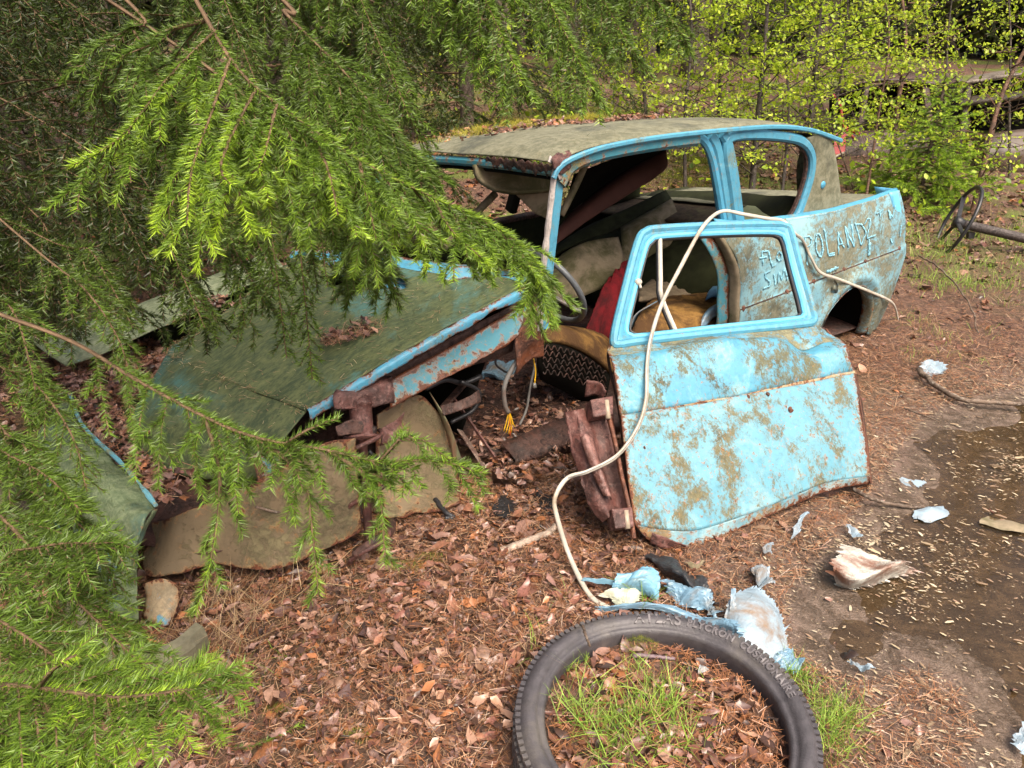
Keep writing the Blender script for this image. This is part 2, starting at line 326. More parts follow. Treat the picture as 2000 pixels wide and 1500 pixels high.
wx = np.linspace(.4, 6.5, 60); wy = np.linspace(.1, 5.0, 60); WX, WY = np.meshgrid(wx, wy, indexing='ij'); WS = sdpoly(np.stack([WX.ravel(), WY.ravel()], 1), PUD).reshape(60, 60)
def water():
    b = NB('puddle_water'); o = b.t.nodes['Material Output']
    tr = b.n('ShaderNodeBsdfTransparent'); tr.inputs[0].default_value = (.86, .78, .62, 1); df = b.n('ShaderNodeBsdfDiffuse'); df.inputs[0].default_value = (.15, .105, .052, 1)
    gl = b.n('ShaderNodeBsdfGlossy'); gl.inputs['Roughness'].default_value = .03; fr = b.n('ShaderNodeFresnel'); fr.inputs[0].default_value = 1.5
    bp = b.n('ShaderNodeBump'); bp.inputs['Strength'].default_value = .12; bp.inputs['Distance'].default_value = .004; b.put(bp.inputs['Height'], b.noise(40, 3)); b.t.links.new(bp.outputs[0], gl.inputs['Normal']); b.t.links.new(bp.outputs[0], fr.inputs['Normal'])
    m1 = b.n('ShaderNodeMixShader'); m1.inputs[0].default_value = .10; b.t.links.new(tr.outputs[0], m1.inputs[1]); b.t.links.new(df.outputs[0], m1.inputs[2])
    m2 = b.n('ShaderNodeMixShader'); b.t.links.new(fr.outputs[0], m2.inputs[0]); b.t.links.new(m1.outputs[0], m2.inputs[1]); b.t.links.new(gl.outputs[0], m2.inputs[2]); b.t.links.new(m2.outputs[0], o.inputs[0]); return b.m
WZ = -.027
pw = mk('puddle', np.stack([WX.ravel(), WY.ravel(), np.full(3600, WZ)], 1), np.array(gridF(60, 60, lambda i, j: WS[i, j] > -.40)), water()); pw['kind'] = 'structure'
# ------------------------------------------------------------------ the wrecked blue car (car coordinates under one Empty)
car = thing('wrecked_car', 'wrecked pale blue saloon without wheels, mossy hood, crushed nose, scratched writing', 'car', ORG, CANG)
def P(*a): return car if not a else a[0]
# bonnet, folded down at the nose
hr = [[cp(500, 935, 2, .21), cp(545, 870, 2, .33), cp(600, 800, 2, .42), cp(715, 730, 1, .11), cp(830, 663, 1, .10), cp(935, 606, 1, .11), cp(1028, 557, 1, .12)],
      [cp(400, 935, 2, .21), cp(470, 850, 2, .34), cp(520, 770, 2, .44), cp(640, 690, 2, .53), cp(760, 630, 2, .59), cp(860, 585, 2, .63), cp(960, 540, 2, .67)],
      [cp(310, 915, 2, .22), cp(360, 820, 2, .36), cp(420, 735, 2, .455), cp(530, 665, 2, .54), cp(640, 610, 2, .595), cp(730, 570, 2, .63), cp(830, 532, 2, .66)],
      [cp(225, 878, 2, .23), cp(285, 770, 2, .36), cp(330, 690, 2, .44), cp(430, 625, 2, .52), cp(520, 575, 2, .575), cp(600, 540, 2, .61), cp(690, 505, 2, .64)],
      [cp(300, 740, 2, .33), cp(345, 690, 2, .40), cp(385, 650, 2, .44), cp(450, 600, 2, .51), cp(510, 557, 2, .56), cp(550, 525, 2, .59), cp(590, 497, 2, .63)]]
slot = np.array([(612, 540), (660, 545), (790, 562), (800, 580), (760, 578), (650, 562)], float)
def topx(c):
    q = cw(c)-CAM; z = q @ Fv; return np.array([1000+FPX*q[0]/z, 750-FPX*(q @ Uv)/z])
sl3 = np.array([cp(u, v, 2, .615)[:2] for u, v in slot])
def hkeep(p, i, j): return sdpoly(np.array([p[:2]]), sl3)[0] < 0
hr = [r_[:2]+[r_[1]*.12+r_[2]*.88, r_[2], r_[3]*.12+r_[2]*.88]+r_[3:] for r_ in hr]
hood = loft('hood', hr, 74, 110, M['hoodp'], car, .004, dent=.007, dscale=2.2, seed=2, keep=hkeep)
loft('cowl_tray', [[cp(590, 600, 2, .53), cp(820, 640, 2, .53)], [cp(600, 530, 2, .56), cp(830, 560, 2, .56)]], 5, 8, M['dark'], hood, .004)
# bright flange along the bonnet's near edge, and the turned-up lip at its rear
e0 = [p for p in cr(hr[0], 40)][16:]
e1 = [p+A3(.0, -.012, -.036-.012*math.sin(i*.9)*(i > 18)) for i, p in enumerate(e0)]
loft('hood_edge', [e1, [a+A3(0, -.014, -.010) for a in e0], e0], 8, 90, M['blue'], hood, .003, dent=.005, dscale=7, seed=4, tear=.5)
lipa = [cp(1028, 556, 1, .12), cp(1010, 541, 2, .675), cp(955, 540, 2, .67), cp(905, 545, 2, .665), cp(865, 550, 2, .66)]
lipb = [cp(1015, 540, 1, .12), cp(995, 528, 2, .70), cp(945, 524, 2, .70), cp(892, 520, 2, .70), cp(868, 545, 2, .665)]
loft('hood_lip', [lipa, lipb], 6, 30, M['blue_clean'], hood, .003, dent=.002, dscale=5)
loft('hood_lip', [[cp(655, 524, 2, .635), cp(600, 500, 2, .64), cp(560, 508, 2, .62)], [cp(650, 492, 2, .67), cp(610, 488, 2, .67), cp(574, 487, 2, .66)]], 5, 20, M['blue_clean'], hood, .003)
# scuttle under the windscreen
loft('cowl', [[cp(650, 535, 2, .60), cp(720, 552, 2, .60), cp(800, 575, 2, .60), cp(880, 570, 2, .62), cp(1050, 570, 1, .16)], [cp(640, 505, 2, .635), cp(730, 520, 2, .635), cp(830, 540, 2, .64), cp(940, 535, 2, .66), cp(1056, 548, 1, .16)],
      [cp(640, 488, 1, 1.22), cp(740, 495, 2, .66), cp(840, 512, 2, .66), cp(940, 520, 2, .66), cp(1060, 540, 1, .17)]], 10, 40, M['blue'], car, .004, dent=.004, dscale=4)
# inner wing rail hanging under the bonnet edge
loft('wing_rail', [cy([(762, 800), (850, 752), (930, 712), (1000, 672), (1020, 648)], .13), cy([(760, 770), (850, 725), (930, 684), (1005, 632), (1030, 600)], .15), cy([(760, 742), (850, 694), (930, 650), (1010, 600), (1035, 575)], .17)], 10, 40, M['teal'], car, .003, dent=.006, dscale=4, seed=7, tear=.8)
loft('wing_rail', [cy([(650, 812), (760, 775), (880, 735), (1000, 690)], .19), cy([(640, 770), (750, 730), (880, 660), (1010, 590)], .22)], 8, 40, M['drust'], car, .003, dent=.01, dscale=5, seed=9, tear=.6)
# wheel-house panels, undersealed tan
ab_ = [(278, 1092, .05), (300, 1130, .05), (420, 1106, .05), (530, 1118, .045), (660, 1068, .05), (706, 1042, .06)]; at_ = [(300, 1022), (345, 1006), (432, 972), (522, 930), (628, 868), (695, 856)]; ab0 = [cp(u, v, 2, z) for u, v, z in ab_]; wob = (.0, .02, -.012, .018, -.01, .01)
loft('apron', [ab0, [cp((a[0]+b[0])/2, (a[1]+b[1])/2, 1, p[1]+.028+w__) for a, b, p, w__ in zip(ab_, at_, ab0, wob)], [cp(b[0], b[1], 1, p[1]+.055) for b, p in zip(at_, ab0)]], 30, 70, M['tan'], car, .004, dent=.010, dscale=4, seed=12, tear=1.1)
loft('apron', [[cp(745, 1015, 2, .02), cp(800, 1012, 2, .01), cp(850, 1008, 2, .01), cp(900, 985, 2, .02)], [cp(735, 900, 1, .16), cp(790, 900, 1, .15), cp(840, 905, 1, .15), cp(892, 910, 1, .15)],
               [cp(735, 810, 1, .2), cp(775, 785, 1, .2), cp(820, 772, 1, .2), cp(862, 812, 1, .2)]], 24, 30, M['tan'], car, .004, dent=.008, dscale=3, seed=14, tear=.9)
loft('apron', [cy([(905, 905), (900, 980)], .16), cy([(880, 835), (885, 900)], .15), cy([(840, 765), (862, 812)], .2)], 14, 10, plain('mossy_sheet', (.13, .14, .075), .8, .4, 14, .4, stain=(.12, .06, .03), stn=.4), car, .004, dent=.008, seed=15)
loft('fender_scrap', [cy([(508, 985), (522, 1005), (540, 1000)], .03), cy([(504, 940), (524, 945), (543, 940)], .04), cy([(492, 890), (520, 880), (552, 885)], .07)], 18, 12, M['teal'], car, .003, dent=.008, dscale=6, seed=3, tear=.8)
# strut with coil spring
so = bpy.data.objects.new('strut', None); link(so, car)
st_top, st_bot = cp(703, 780, 1, .12), cp(722, 1075, 2, .03)
loft('strut_plate', [cy([(655, 803), (700, 806), (772, 792)], .08), cy([(650, 778), (705, 762), (768, 748)], .10), cy([(660, 755), (710, 742), (765, 735)], .15)], 10, 24, M['mrust'], car, .005, dent=.012, dscale=8, seed=2, tear=.9)
ax = (st_bot-st_top)
V, F = lathe([(0, 0), (.036, 0), (.040, .02), (.036, .022), (.036, .115), (.060, .118), (.060, .126), (.014, .13), (.014, np.linalg.norm(ax)), (0, np.linalg.norm(ax))], st_top, ax, 20); mk('strut_tube', V, F, M['mrust'], so)
hx = []; axn = ax/np.linalg.norm(ax); uu = np.cross(axn, A3(0, 1, 0)); uu /= np.linalg.norm(uu); vv = np.cross(axn, uu)
for t in np.linspace(0, 1, 180):
    a = t*2*math.pi*5.6; hx.append(st_top+axn*(.10+t*(np.linalg.norm(ax)-.12))+(uu*math.cos(a)+vv*math.sin(a))*.062)
sweep('coil_spring', hx, ngon(7, .0075), M['mrust'], so)
tube('strut_arm', [st_bot+A3(-.06, -.02, .02), st_bot+A3(0, -.03, .05), st_bot+A3(.08, .02, .02), st_bot+A3(.14, .12, -.02)], .014, M['drust'], so)
tube('hose', [cp(500, 990, 1, -.02), cp(545, 1000, 1, -.02), cp(580, 985, 1, -.02), cp(600, 960, 1, .0)], .004, M['stick'], car)
# rusted linkage, brackets and hoses round the strut
for nm, L_, y_, r_2, mt in (('control_arm', [(700, 1062), (640, 1075), (600, 1100), (575, 1112)], .02, .016, 'drust'), ('control_arm', [(735, 1050), (790, 1060), (850, 1020), (890, 985)], .08, .015, 'drust'), ('tie_rod', [(690, 1000), (640, 1010), (560, 1040)], .0, .009, 'mrust'), ('hose', [(720, 880), (760, 930), (752, 1010), (800, 1060)], .10, .008, 'black'), ('hose', [(900, 745), (935, 765), (925, 800), (880, 825)], .22, .008, 'black'), ('tie_rod', [(760, 780), (820, 740), (900, 700), (960, 672)], .24, .012, 'drust'), ('hose', [(830, 760), (870, 742), (905, 748), (940, 735)], .25, .010, 'black')):
    tube(nm, cy(L_, y_), r_2, M[mt], car, n=20, k=9, scale=1+.25*vnoise(cr(cy(L_, y_), 20), 12, 5))
for k, L_ in enumerate([[[(655, 830), (690, 820), (735, 832)], [(660, 852), (695, 848), (730, 856)]], [[(745, 835), (772, 820), (790, 800)], [(742, 870), (765, 862), (780, 850)]], [[(690, 985), (720, 975), (752, 990)], [(684, 1010), (720, 1008), (756, 1015)]], [[(655, 905), (668, 880), (680, 868)], [(650, 940), (662, 935), (676, 930)]], [[(860, 792), (900, 780), (935, 760)], [(866, 812), (905, 800), (940, 785)]]]):
    loft('bracket', [cy(L_[0], .06+.03*k), cy(L_[1], .04+.03*k)], 8, 16, M['mrust' if k % 2 else 'drust'], car, .005, dent=.012, dscale=10, seed=160+k, tear=.9)
# far wing with its hooded lamp, the bent nose panel, valance, bumper
def far(u, v, z): return cp(u, v, 2, z)
loft('fender', [[far(130, 716, .36), far(205, 690, .39), far(285, 652, .43), far(395, 602, .49), far(555, 522, .57)], [far(90, 690, .40), far(170, 655, .425), far(260, 628, .45), far(360, 585, .50), far(540, 505, .59)],
                [far(62, 672, .39), far(130, 638, .415), far(240, 607, .44), far(340, 568, .49), far(520, 497, .58)], [far(62, 700, .25), far(125, 660, .27), far(235, 630, .28), far(335, 590, .32), far(515, 520, .42)]], 16, 50, M['blue'] if 0 else paint('chalky_fender_paint', blue=(.16, .34, .38), moss=.80, chalk=.5, rust=.25, off=31, mosscol=(.10, .12, .055), mosscol2=(.2, .22, .13)), car, .004, dent=.006, dscale=3, seed=20)
lc = far(85, 735, .29); V, F = lathe([(.085, -.02), (.08, .02), (.055, .05), (.0, .06)], lc, A3(1, .1, .2), 20); lampb = mk('headlamp_bowl', V, F, M['drust'], car)
V, F = lathe([(.095, .0), (.100, -.012), (.093, -.02), (.086, -.012), (.095, 0)], lc, A3(1, .1, .2), 24); mk('lamp_rim', V, F, M['rust'], lampb)
nr0 = [far(135, 775, .33), far(162, 838, .34), far(228, 902, .35), far(268, 948, .36), far(302, 992, .36)]
nr1 = [far(100, 800, .34), far(125, 872, .35), far(185, 935, .37), far(230, 985, .38), far(282, 1020, .37)]
nr2 = [far(76, 845, .29), far(96, 915, .29), far(150, 985, .30), far(200, 1040, .31), far(262, 1075, .30)]
nr3 = [far(90, 880, .24), far(112, 945, .24), far(165, 1010, .25), far(215, 1065, .25), far(268, 1100, .24)]
nosep = loft('nose_panel', [nr0, nr1, nr2, nr3], 30, 60, M['nosep'], car, .004, dent=.016, dscale=4.5, seed=22, tear=.5)
sweep('nose_lip', [p_+A3(.004, .0, .006) for p_ in nr0], rect(.012, .010), paint('chipped_lip_paint', blue=(.12, .34, .42), moss=.45, chalk=.4, rust=.5, off=93), nosep, n=40, scale=1+.4*vnoise(cr(nr0, 40), 9, 7))
loft('nose_panel', [[far(302, 992, .36), far(275, 1060, .30), far(268, 1110, .22), far(272, 1165, .13), far(276, 1210, .06)], [far(290, 1005, .365), far(262, 1072, .30), far(250, 1120, .22), far(246, 1165, .13), far(240, 1205, .06)], [far(262, 1078, .29), far(228, 1110, .22), far(215, 1150, .14), far(205, 1190, .07)]], 14, 50, M['nosep'], car, .004, dent=.012, dscale=6, seed=24, tear=.8)
loft('valance', [[far(268, 1215, .03), far(215, 1180, .03), far(150, 1100, .03), far(95, 1010, .03)], [far(250, 1170, .10), far(200, 1120, .12), far(140, 1050, .12), far(90, 970, .12)], [far(240, 1120, .2), far(190, 1060, .22), far(130, 990, .22), far(85, 920, .22)]], 12, 30, paint('valance_paint', moss=.62, chalk=.1, rust=.25, off=37, mosscol=(.09, .085, .04)), car, .004, dent=.006, dscale=4, seed=26)
loft('valance', [[far(278, 1205, .02), far(320, 1225, .02), far(345, 1200, .02)], [far(285, 1165, .07), far(320, 1170, .07), far(350, 1155, .08)], [far(280, 1140, .11), far(315, 1130, .12), far(345, 1140, .11)]], 10, 14, paint('tan_scrap_paint', moss=.62, chalk=.0, rust=.5, off=39, mosscol=(.19, .145, .085)), car, .004, dent=.008, seed=28)
bm = [far(120, 1150, .07), far(170, 1225, .075), far(232, 1285, .08), far(300, 1300, .085), far(352, 1280, .09), far(394, 1244, .09)]
sweep('bumper', bm, [(-.010, -.045), (.012, -.04), (.022, -.015), (.022, .015), (.012, .04), (-.010, .045), (.002, .015), (.002, -.015)], M['bumper'], car, up=(0, 0, 1), n=40)
# engine-bay floor that holds the fallen needles
loft('engine_tray', [[A3(.10, .25, .10), A3(.3, .05, .10), A3(.6, .15, .12), A3(1.2, .2, .12)], [A3(.12, .6, .20), A3(.3, .5, .20), A3(.6, .5, .2), A3(1.2, .6, .2)], [A3(.12, 1.0, .26), A3(.3, 1.0, .26), A3(.6, 1.0, .26), A3(1.2, 1.1, .26)], [A3(.10, 1.33, .24), A3(.3, 1.33, .27), A3(.6, 1.33, .28), A3(1.2, 1.35, .3)]], 16, 24, M['drust'], car, .004, dent=.01, seed=30)
# far body side, sills, floor, bulkhead
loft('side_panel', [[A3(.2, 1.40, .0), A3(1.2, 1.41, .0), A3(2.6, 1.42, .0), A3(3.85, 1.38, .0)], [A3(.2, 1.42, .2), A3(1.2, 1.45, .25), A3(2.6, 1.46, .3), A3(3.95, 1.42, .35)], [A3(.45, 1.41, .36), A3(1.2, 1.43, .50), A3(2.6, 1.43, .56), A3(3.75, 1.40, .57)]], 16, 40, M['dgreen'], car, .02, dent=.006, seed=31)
loft('sill', [[A3(1.35, .02, .0), A3(2.5, .02, .0), A3(3.15, .02, .0)], [A3(1.35, .0, .06), A3(2.5, .0, .06), A3(3.15, .0, .06)], [A3(1.35, .10, .10), A3(2.5, .10, .10), A3(3.15, .1, .1)]], 8, 30, M['drust'], car, .004, dent=.008, seed=33)
loft('floor_pan', [[A3(1.3, .08, .035), A3(3.8, .08, .035)], [A3(1.3, .7, .06), A3(3.8, .7, .06)], [A3(1.3, 1.4, .035), A3(3.8, 1.4, .035)]], 12, 30, M['drust'], car, .004, dent=.006, seed=35)
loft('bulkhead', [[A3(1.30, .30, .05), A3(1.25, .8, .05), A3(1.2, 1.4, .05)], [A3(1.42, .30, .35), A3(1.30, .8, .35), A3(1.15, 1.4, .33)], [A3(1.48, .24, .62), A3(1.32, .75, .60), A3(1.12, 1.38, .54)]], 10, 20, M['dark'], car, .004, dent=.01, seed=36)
# roof, header, pillars
ne = [A3(1.600, .115, 1.072), A3(1.66, .115, 1.100), A3(1.80, .115, 1.123), A3(2.05, .115, 1.135), A3(2.4, .115, 1.135), A3(2.75, .12, 1.125), A3(3.0, .12, 1.095), A3(3.235, .12, 1.037)]
def rrow(y, dz, fx): return [A3(p[0]+fx*(1-i/7)+.02*(i == 7), y, p[2]+dz*(1 if i > 0 else .75)) for i, p in enumerate(ne)]
def roofb(G):
    u = np.linspace(0, 1, G.shape[0])[:, None]; G = G.copy(); G[..., 2] += .0*u; return G
roof = loft('roof', [ne, rrow(.15, .010, -.012), rrow(.30, .012, -.045), rrow(.62, -.012, -.085), rrow(.95, -.050, -.085), rrow(1.2, -.095, -.05), rrow(1.27, -.125, -.02)], 56, 70, M['roofp'], car, .004, dent=.005, dscale=1.6, seed=40)
gut = [A3(1.575, .10, 1.035), A3(1.60, .10, 1.068)]+[p+A3(0, -.022, -.004) for p in ne[1:]]+[A3(3.245, .10, 1.03)]
sweep('drip_rail', gut, rect(.015, .019, .3), M['blue_clean'], roof, up=(0, 0, 1), n=70)
dor = [A3(1.62, .125, 1.01), A3(1.67, .125, 1.065), A3(1.80, .125, 1.092), A3(2.05, .125, 1.104), A3(2.30, .125, 1.104)]
sweep('door_header', dor, rect(.045, .050, .3), M['teal'], car, up=(0, 0, 1), n=40)
hd = [A3(1.605, .13, 1.050), A3(1.555, .40, 1.045), A3(1.525, .70, 1.025), A3(1.525, 1.0, .990), A3(1.57, 1.27, .930)]
sweep('windscreen_header', hd, rect(.035, .032, .3), M['teal'], car, up=(0, 0, 1), n=40)
sweep('windscreen_header', [p+A3(.03, 0, -.022) for p in hd], rect(.04, .022, .3), M['dark'], car, up=(0, 0, 1), n=40)
rp = cr([A3(1.60, .115, 1.068), A3(1.575, .20, 1.072), A3(1.555, .32, 1.070), A3(1.54, .44, 1.062)], 30)     # rusted-through lip above the screen
loft('rust_lip', [[p+A3(-.004, 0, -.028+.014*math.sin(i*1.9)*math.cos(i*.7)) for i, p in enumerate(rp)], [p+A3(-.010, 0, .004+.006*math.sin(i*2.3)) for i, p in enumerate(rp)]], 4, 60, M['drust'], roof, .003, dent=.004, dscale=12, seed=41)
ap = cy([(1062, 640), (1066, 560), (1078, 450), (1090, 350), (1096, 318)], .13)
sweep('pillar', ap, rect(.030, .044, .25), M['blue_clean'], car, up=(1, 0, 0), n=24)
sweep('pillar_seal', [p+A3(-.028, -.010, 0) for p in ap], rect(.020, .022, .3), plain('grey_sealer', (.42, .38, .36), .8, .5, 25, .9, stain=(.1, .05, .035), stn=.4), car, up=(1, 0, 0), n=24, scale=1+.3*vnoise(cr(ap, 24), 9, 3))
loft('rust_joint', [cy([(1082, 335), (1095, 345), (1112, 330)], .105), cy([(1076, 312), (1098, 318), (1116, 306)], .10), cy([(1085, 300), (1100, 296), (1112, 292)], .13)], 10, 12, M['mrust'], car, .004, dent=.012, dscale=14, seed=47, tear=1.0)
loft('rust_joint', [cy([(1070, 318), (1086, 330), (1092, 352)], .10), cy([(1074, 304), (1092, 318), (1100, 350)], .112)], 6, 12, plain('flaking_primer', (.40, .37, .36), .8, .5, 30, .8, stain=(.1, .05, .03), stn=.5), car, .003, dent=.008, dscale=16, seed=48, tear=.8)
loft('hinge_post', [cy([(1005, 735), (1040, 705), (1062, 700)], .14), cy([(1010, 660), (1040, 650), (1066, 640)], .13), cy([(1045, 590), (1058, 590), (1072, 590)], .13)], 20, 14, M['rust'], car, .004, dent=.014, dscale=6, seed=44, tear=1.3)
sweep('pillar', [A3(1.40, 1.36, .55), A3(1.46, 1.31, .75), A3(1.57, 1.26, .93)], rect(.05, .04), M['blue'], car, up=(1, 0, 0), n=12)
bpil = cy([(1437, 470), (1428, 430), (1415, 340), (1404, 285), (1392, 262)], .13)
sweep('pillar', [p+A3(-.022, .012, 0) for p in bpil], rect(.06, .050, .2), M['blue_clean'], car, up=(1, 0, 0), n=20)
sweep('pillar', [p+A3(.043, .0, 0) for p in bpil], rect(.05, .045, .2), M['blue_clean'], car, up=(1, 0, 0), n=20)
arc = cy([(1358, 263), (1377, 278), (1390, 310), (1400, 360), (1412, 430)], .128)
sweep('pillar_gusset', arc, rect(.034, .03, .3), M['blue'], car, up=(0, 1, 0), n=16)
qw = cy([(1416, 290), (1427, 268), (1470, 263), (1530, 267), (1566, 277), (1583, 302), (1582, 340), (1569, 385), (1553, 424), (1530, 440), (1450, 448), (1436, 430), (1426, 360)], .12)
sweep('window_frame', qw, rect(.040, .036, .25), M['blue_clean'], car, up=(0, 1, 0), closed=True, n=110)
qi = cy([(1422, 295), (1432, 276), (1470, 271), (1530, 275), (1560, 284), (1573, 306), (1572, 340), (1560, 382), (1545, 416), (1527, 428), (1455, 436), (1443, 425), (1433, 360)], .13)
sweep('window_rubber', qi, rect(.014, .020, .25), M['drust'], car, up=(0, 1, 0), closed=True, n=110)
loft('pillar', [cy([(1548, 436), (1566, 395), (1586, 340), (1590, 300), (1574, 270)], .11), cy([(1590, 425), (1604, 380), (1612, 330), (1611, 290), (1603, 262)], .10), cy([(1650, 402), (1640, 375), (1633, 330), (1626, 290), (1618, 266)], .13), [A3(3.30, .30, .73), A3(3.24, .28, .80), A3(3.20, .27, .9), A3(3.20, .26, .98), A3(3.22, .25, 1.04)]], 16, 30, M['roofp'], car, .004, dent=.003, seed=46)
V, F = lathe([(0, .004), (.016, .004), (.018, 0), (.018, -.01)], cp(1607, 361, 1, .098), A3(0, -1, 0), 14); mk('badge_ring', V, F, M['blue'], car)
loft('pillar', [[A3(3.05, 1.36, .56), A3(3.1, 1.30, .80), A3(3.1, 1.26, .99)], [A3(3.25, 1.34, .56), A3(3.2, 1.28, .80), A3(3.25, 1.24, .96)]], 6, 14, M['dgreen'], car, .02)
sweep('pillar', [A3(2.35, 1.40, .60), A3(2.36, 1.33, .8), A3(2.36, 1.27, 1.0)], rect(.07, .05), M['dgreen'], car, up=(1, 0, 0), n=8)
loft('back_panel', [[A3(3.22, .25, 1.00), A3(3.24, .7, .97), A3(3.24, 1.24, .88)], [A3(3.23, .25, 1.045), A3(3.26, .7, 1.02), A3(3.26, 1.24, .93)]], 4, 16, M['roofp'], car, .01)
# near rear quarter with fin and wheel arch
def xr(z): return np.interp(z, [-.05, .02, .12, .22, .34, .40, .50, .62, .75, .80], [3.80, 3.84, 3.88, 3.925, 3.945, 3.955, 3.885, 3.83, 3.775, 3.76])
def x0(z): return np.interp(z, [-.05, .1, .3, .5, .62, .72, .80], [2.56, 2.55, 2.54, 2.53, 2.50, 2.44, 2.42])
def ztop(x): return np.interp(x, [2.4, 2.6, 2.9, 3.2, 3.5, 3.775], [.775, .752, .735, .725, .735, .755])
def ycrease(x): return np.interp(x, [2.5, 2.9, 3.3, 3.6, 3.9], [.395, .415, .44, .455, .47])
def yq(x, z):
    t = np.clip((z-.43)/.33, -1.4, 1.2); y = .055*np.clip(t, 0, 1.2)**2.2+.030*np.clip(-t, 0, 2)**2
    y = y-.010*sst(ycrease(x)-z, -.006, .010)
    y += .05*sst(x, 3.72, 3.97)**2+.03*(1-sst(x, 2.42, 2.50))
    r = np.hypot((x-3.42)/.30, (z-.02)/.36); y = y-.022*np.exp(-((r-1.0)/.10)**2)
    return y
ns, nt_ = 150, 80; QV = np.zeros((ns, nt_, 3))
for i, s in enumerate(np.linspace(0, 1, ns)):
    for j, t in enumerate(np.linspace(0, 1, nt_)):
        xa = 2.45+(3.83-2.45)*s
        zb = 0.0
        if abs(xa-3.42) < .262: zb = .025+.315*math.sqrt(max(0, 1-((xa-3.42)/.262)**2))
        zt = float(ztop(x0(.78)+(3.775-x0(.78))*s)); z = zb+(zt-zb)*t**.95
        xx = float(x0(z)+(xr(z)-x0(z))*s)
        if zb > 0: xx = xx*t**1.2+xa*(1-t**1.2)
        QV[i, j] = (xx, yq(xx, z), z)
quarter = mk('quarter_panel', QV.reshape(-1, 3), gridF(ns, nt_), M['quarter'], car, solid=.004)
def qpt(u, v, off=.004):
    y = 0.0
    for _ in range(6): p = cp(u, v, 1, y-off); y = float(yq(p[0], p[2]))
    return cp(u, v, 1, y-off)
finl = [A3(float(x0(.78)), 0, .775)]+[A3(x, 0, float(ztop(x))) for x in np.linspace(2.5, 3.765, 16)]; finl = [A3(p[0], float(yq(p[0], p[2])), p[2]) for p in finl]
loft('fin_crest', [[p+A3(0, -.004, -.010) for p in finl], [p+A3(0, .012, .010) for p in finl], [p+A3(0, .045, -.008) for p in finl], [p+A3(0, .075, -.035) for p in finl]], 8, 50, paint('crest_paint', moss=.34, chalk=.2, rust=.2, off=51), quarter, .003)
re = [A3(float(xr(z)), float(yq(float(xr(z)), z)), z) for z in np.linspace(0.0, .755, 22)]
loft('fin_edge', [[p+A3(-.10*(1 if p[2] > .38 else .6), -.004, 0) for p in re], [p+A3(-.03, -.004, 0) for p in re], [p+A3(.006, .03, 0) for p in re], [p+A3(-.02, .12, 0) for p in re]], 8, 40, paint('fin_edge_paint', blue=(.13, .43, .66), moss=.12, chalk=.25, rust=.2, off=53), quarter, .003)
crl = [A3(x, float(yq(x, float(ycrease(x))))-.004, float(ycrease(x))) for x in np.linspace(2.54, 3.80, 30)]
sweep('trim_groove', crl, rect(.005, .006), M['drust'], quarter)
for rx in (2.56, 2.86, 3.06, 3.30, 3.48, 3.79):
    z = float(ycrease(rx)); V, F = lathe([(0, .004), (.010, .003), (.014, -.003)], A3(rx, float(yq(rx, z))-.003, z), A3(0, -1, 0), 9); V = np.array(V); V += (vnoise(V, 40, int(rx*50))*.004)[:, None]; mk('rust_blister', V, F, M['rust'], quarter)
ar = [A3(3.42+.266*math.cos(a), 0, .02+.32*math.sin(a)) for a in np.linspace(math.pi, 0, 40)]; ar = [A3(p[0], float(yq(p[0], p[2])), p[2]) for p in ar]
loft('arch_lip', [[p+A3(0, -.006, 0) for p in ar], [p+A3(-.012*(p[0]-3.42)/.26, .012, -.012) for p in ar], [p+A3(-.012*(p[0]-3.42)/.26, .05, -.012) for p in ar]], 6, 60, M['quarter'], quarter, .003)
aw = [A3(3.42+.27*math.cos(a), .02, .02+.33*math.sin(a)) for a in np.linspace(math.pi, 0, 24)]
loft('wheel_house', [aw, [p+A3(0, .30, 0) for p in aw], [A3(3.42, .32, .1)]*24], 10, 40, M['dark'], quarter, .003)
# door jamb with lock striker
jo = [A3(float(x0(z)), float(yq(float(x0(z)), z)), z) for z in np.linspace(.74, .05, 10)]
loft('door_jamb', [jo, [p+A3(-.016, .006, 0) for p in jo], [p+A3(-.02, .045, 0) for p in jo]], 8, 30, M['cream'], car, .003)
ji = [A3(p[0]-.02, p[1]+.045, p[2]) for p in jo]; jj = cy([(1420, 468), (1422, 540), (1428, 600), (1432, 650)], .16)
loft('door_jamb', [ji, [p+A3(-.05, .02, 0) for p in ji], [A3(float(np.interp(p[2], [.05, .4, .74], [jj[3][0], jj[1][0], jj[0][0]])), .16, p[2]) for p in ji]], 12, 30, M['teal'], car, .003, dent=.004, seed=60)
sweep('weather_strip', jj, rect(.018, .02), M['drust'], car, n=12)
lk = cp(1448, 545, 1, .09)
slab('lock_striker', [cp(u, v, 1, .085) for u, v in [(1437, 520), (1446, 514), (1458, 524), (1458, 534), (1442, 540)]], A3(0, -.02, 0), M['grey'], car, .003)
slab('lock_plate', [cp(u, v, 1, .085) for u, v in [(1438, 544), (1460, 545), (1463, 556), (1455, 562), (1438, 560)]], A3(0, -.018, 0), M['rust'], car, .003)
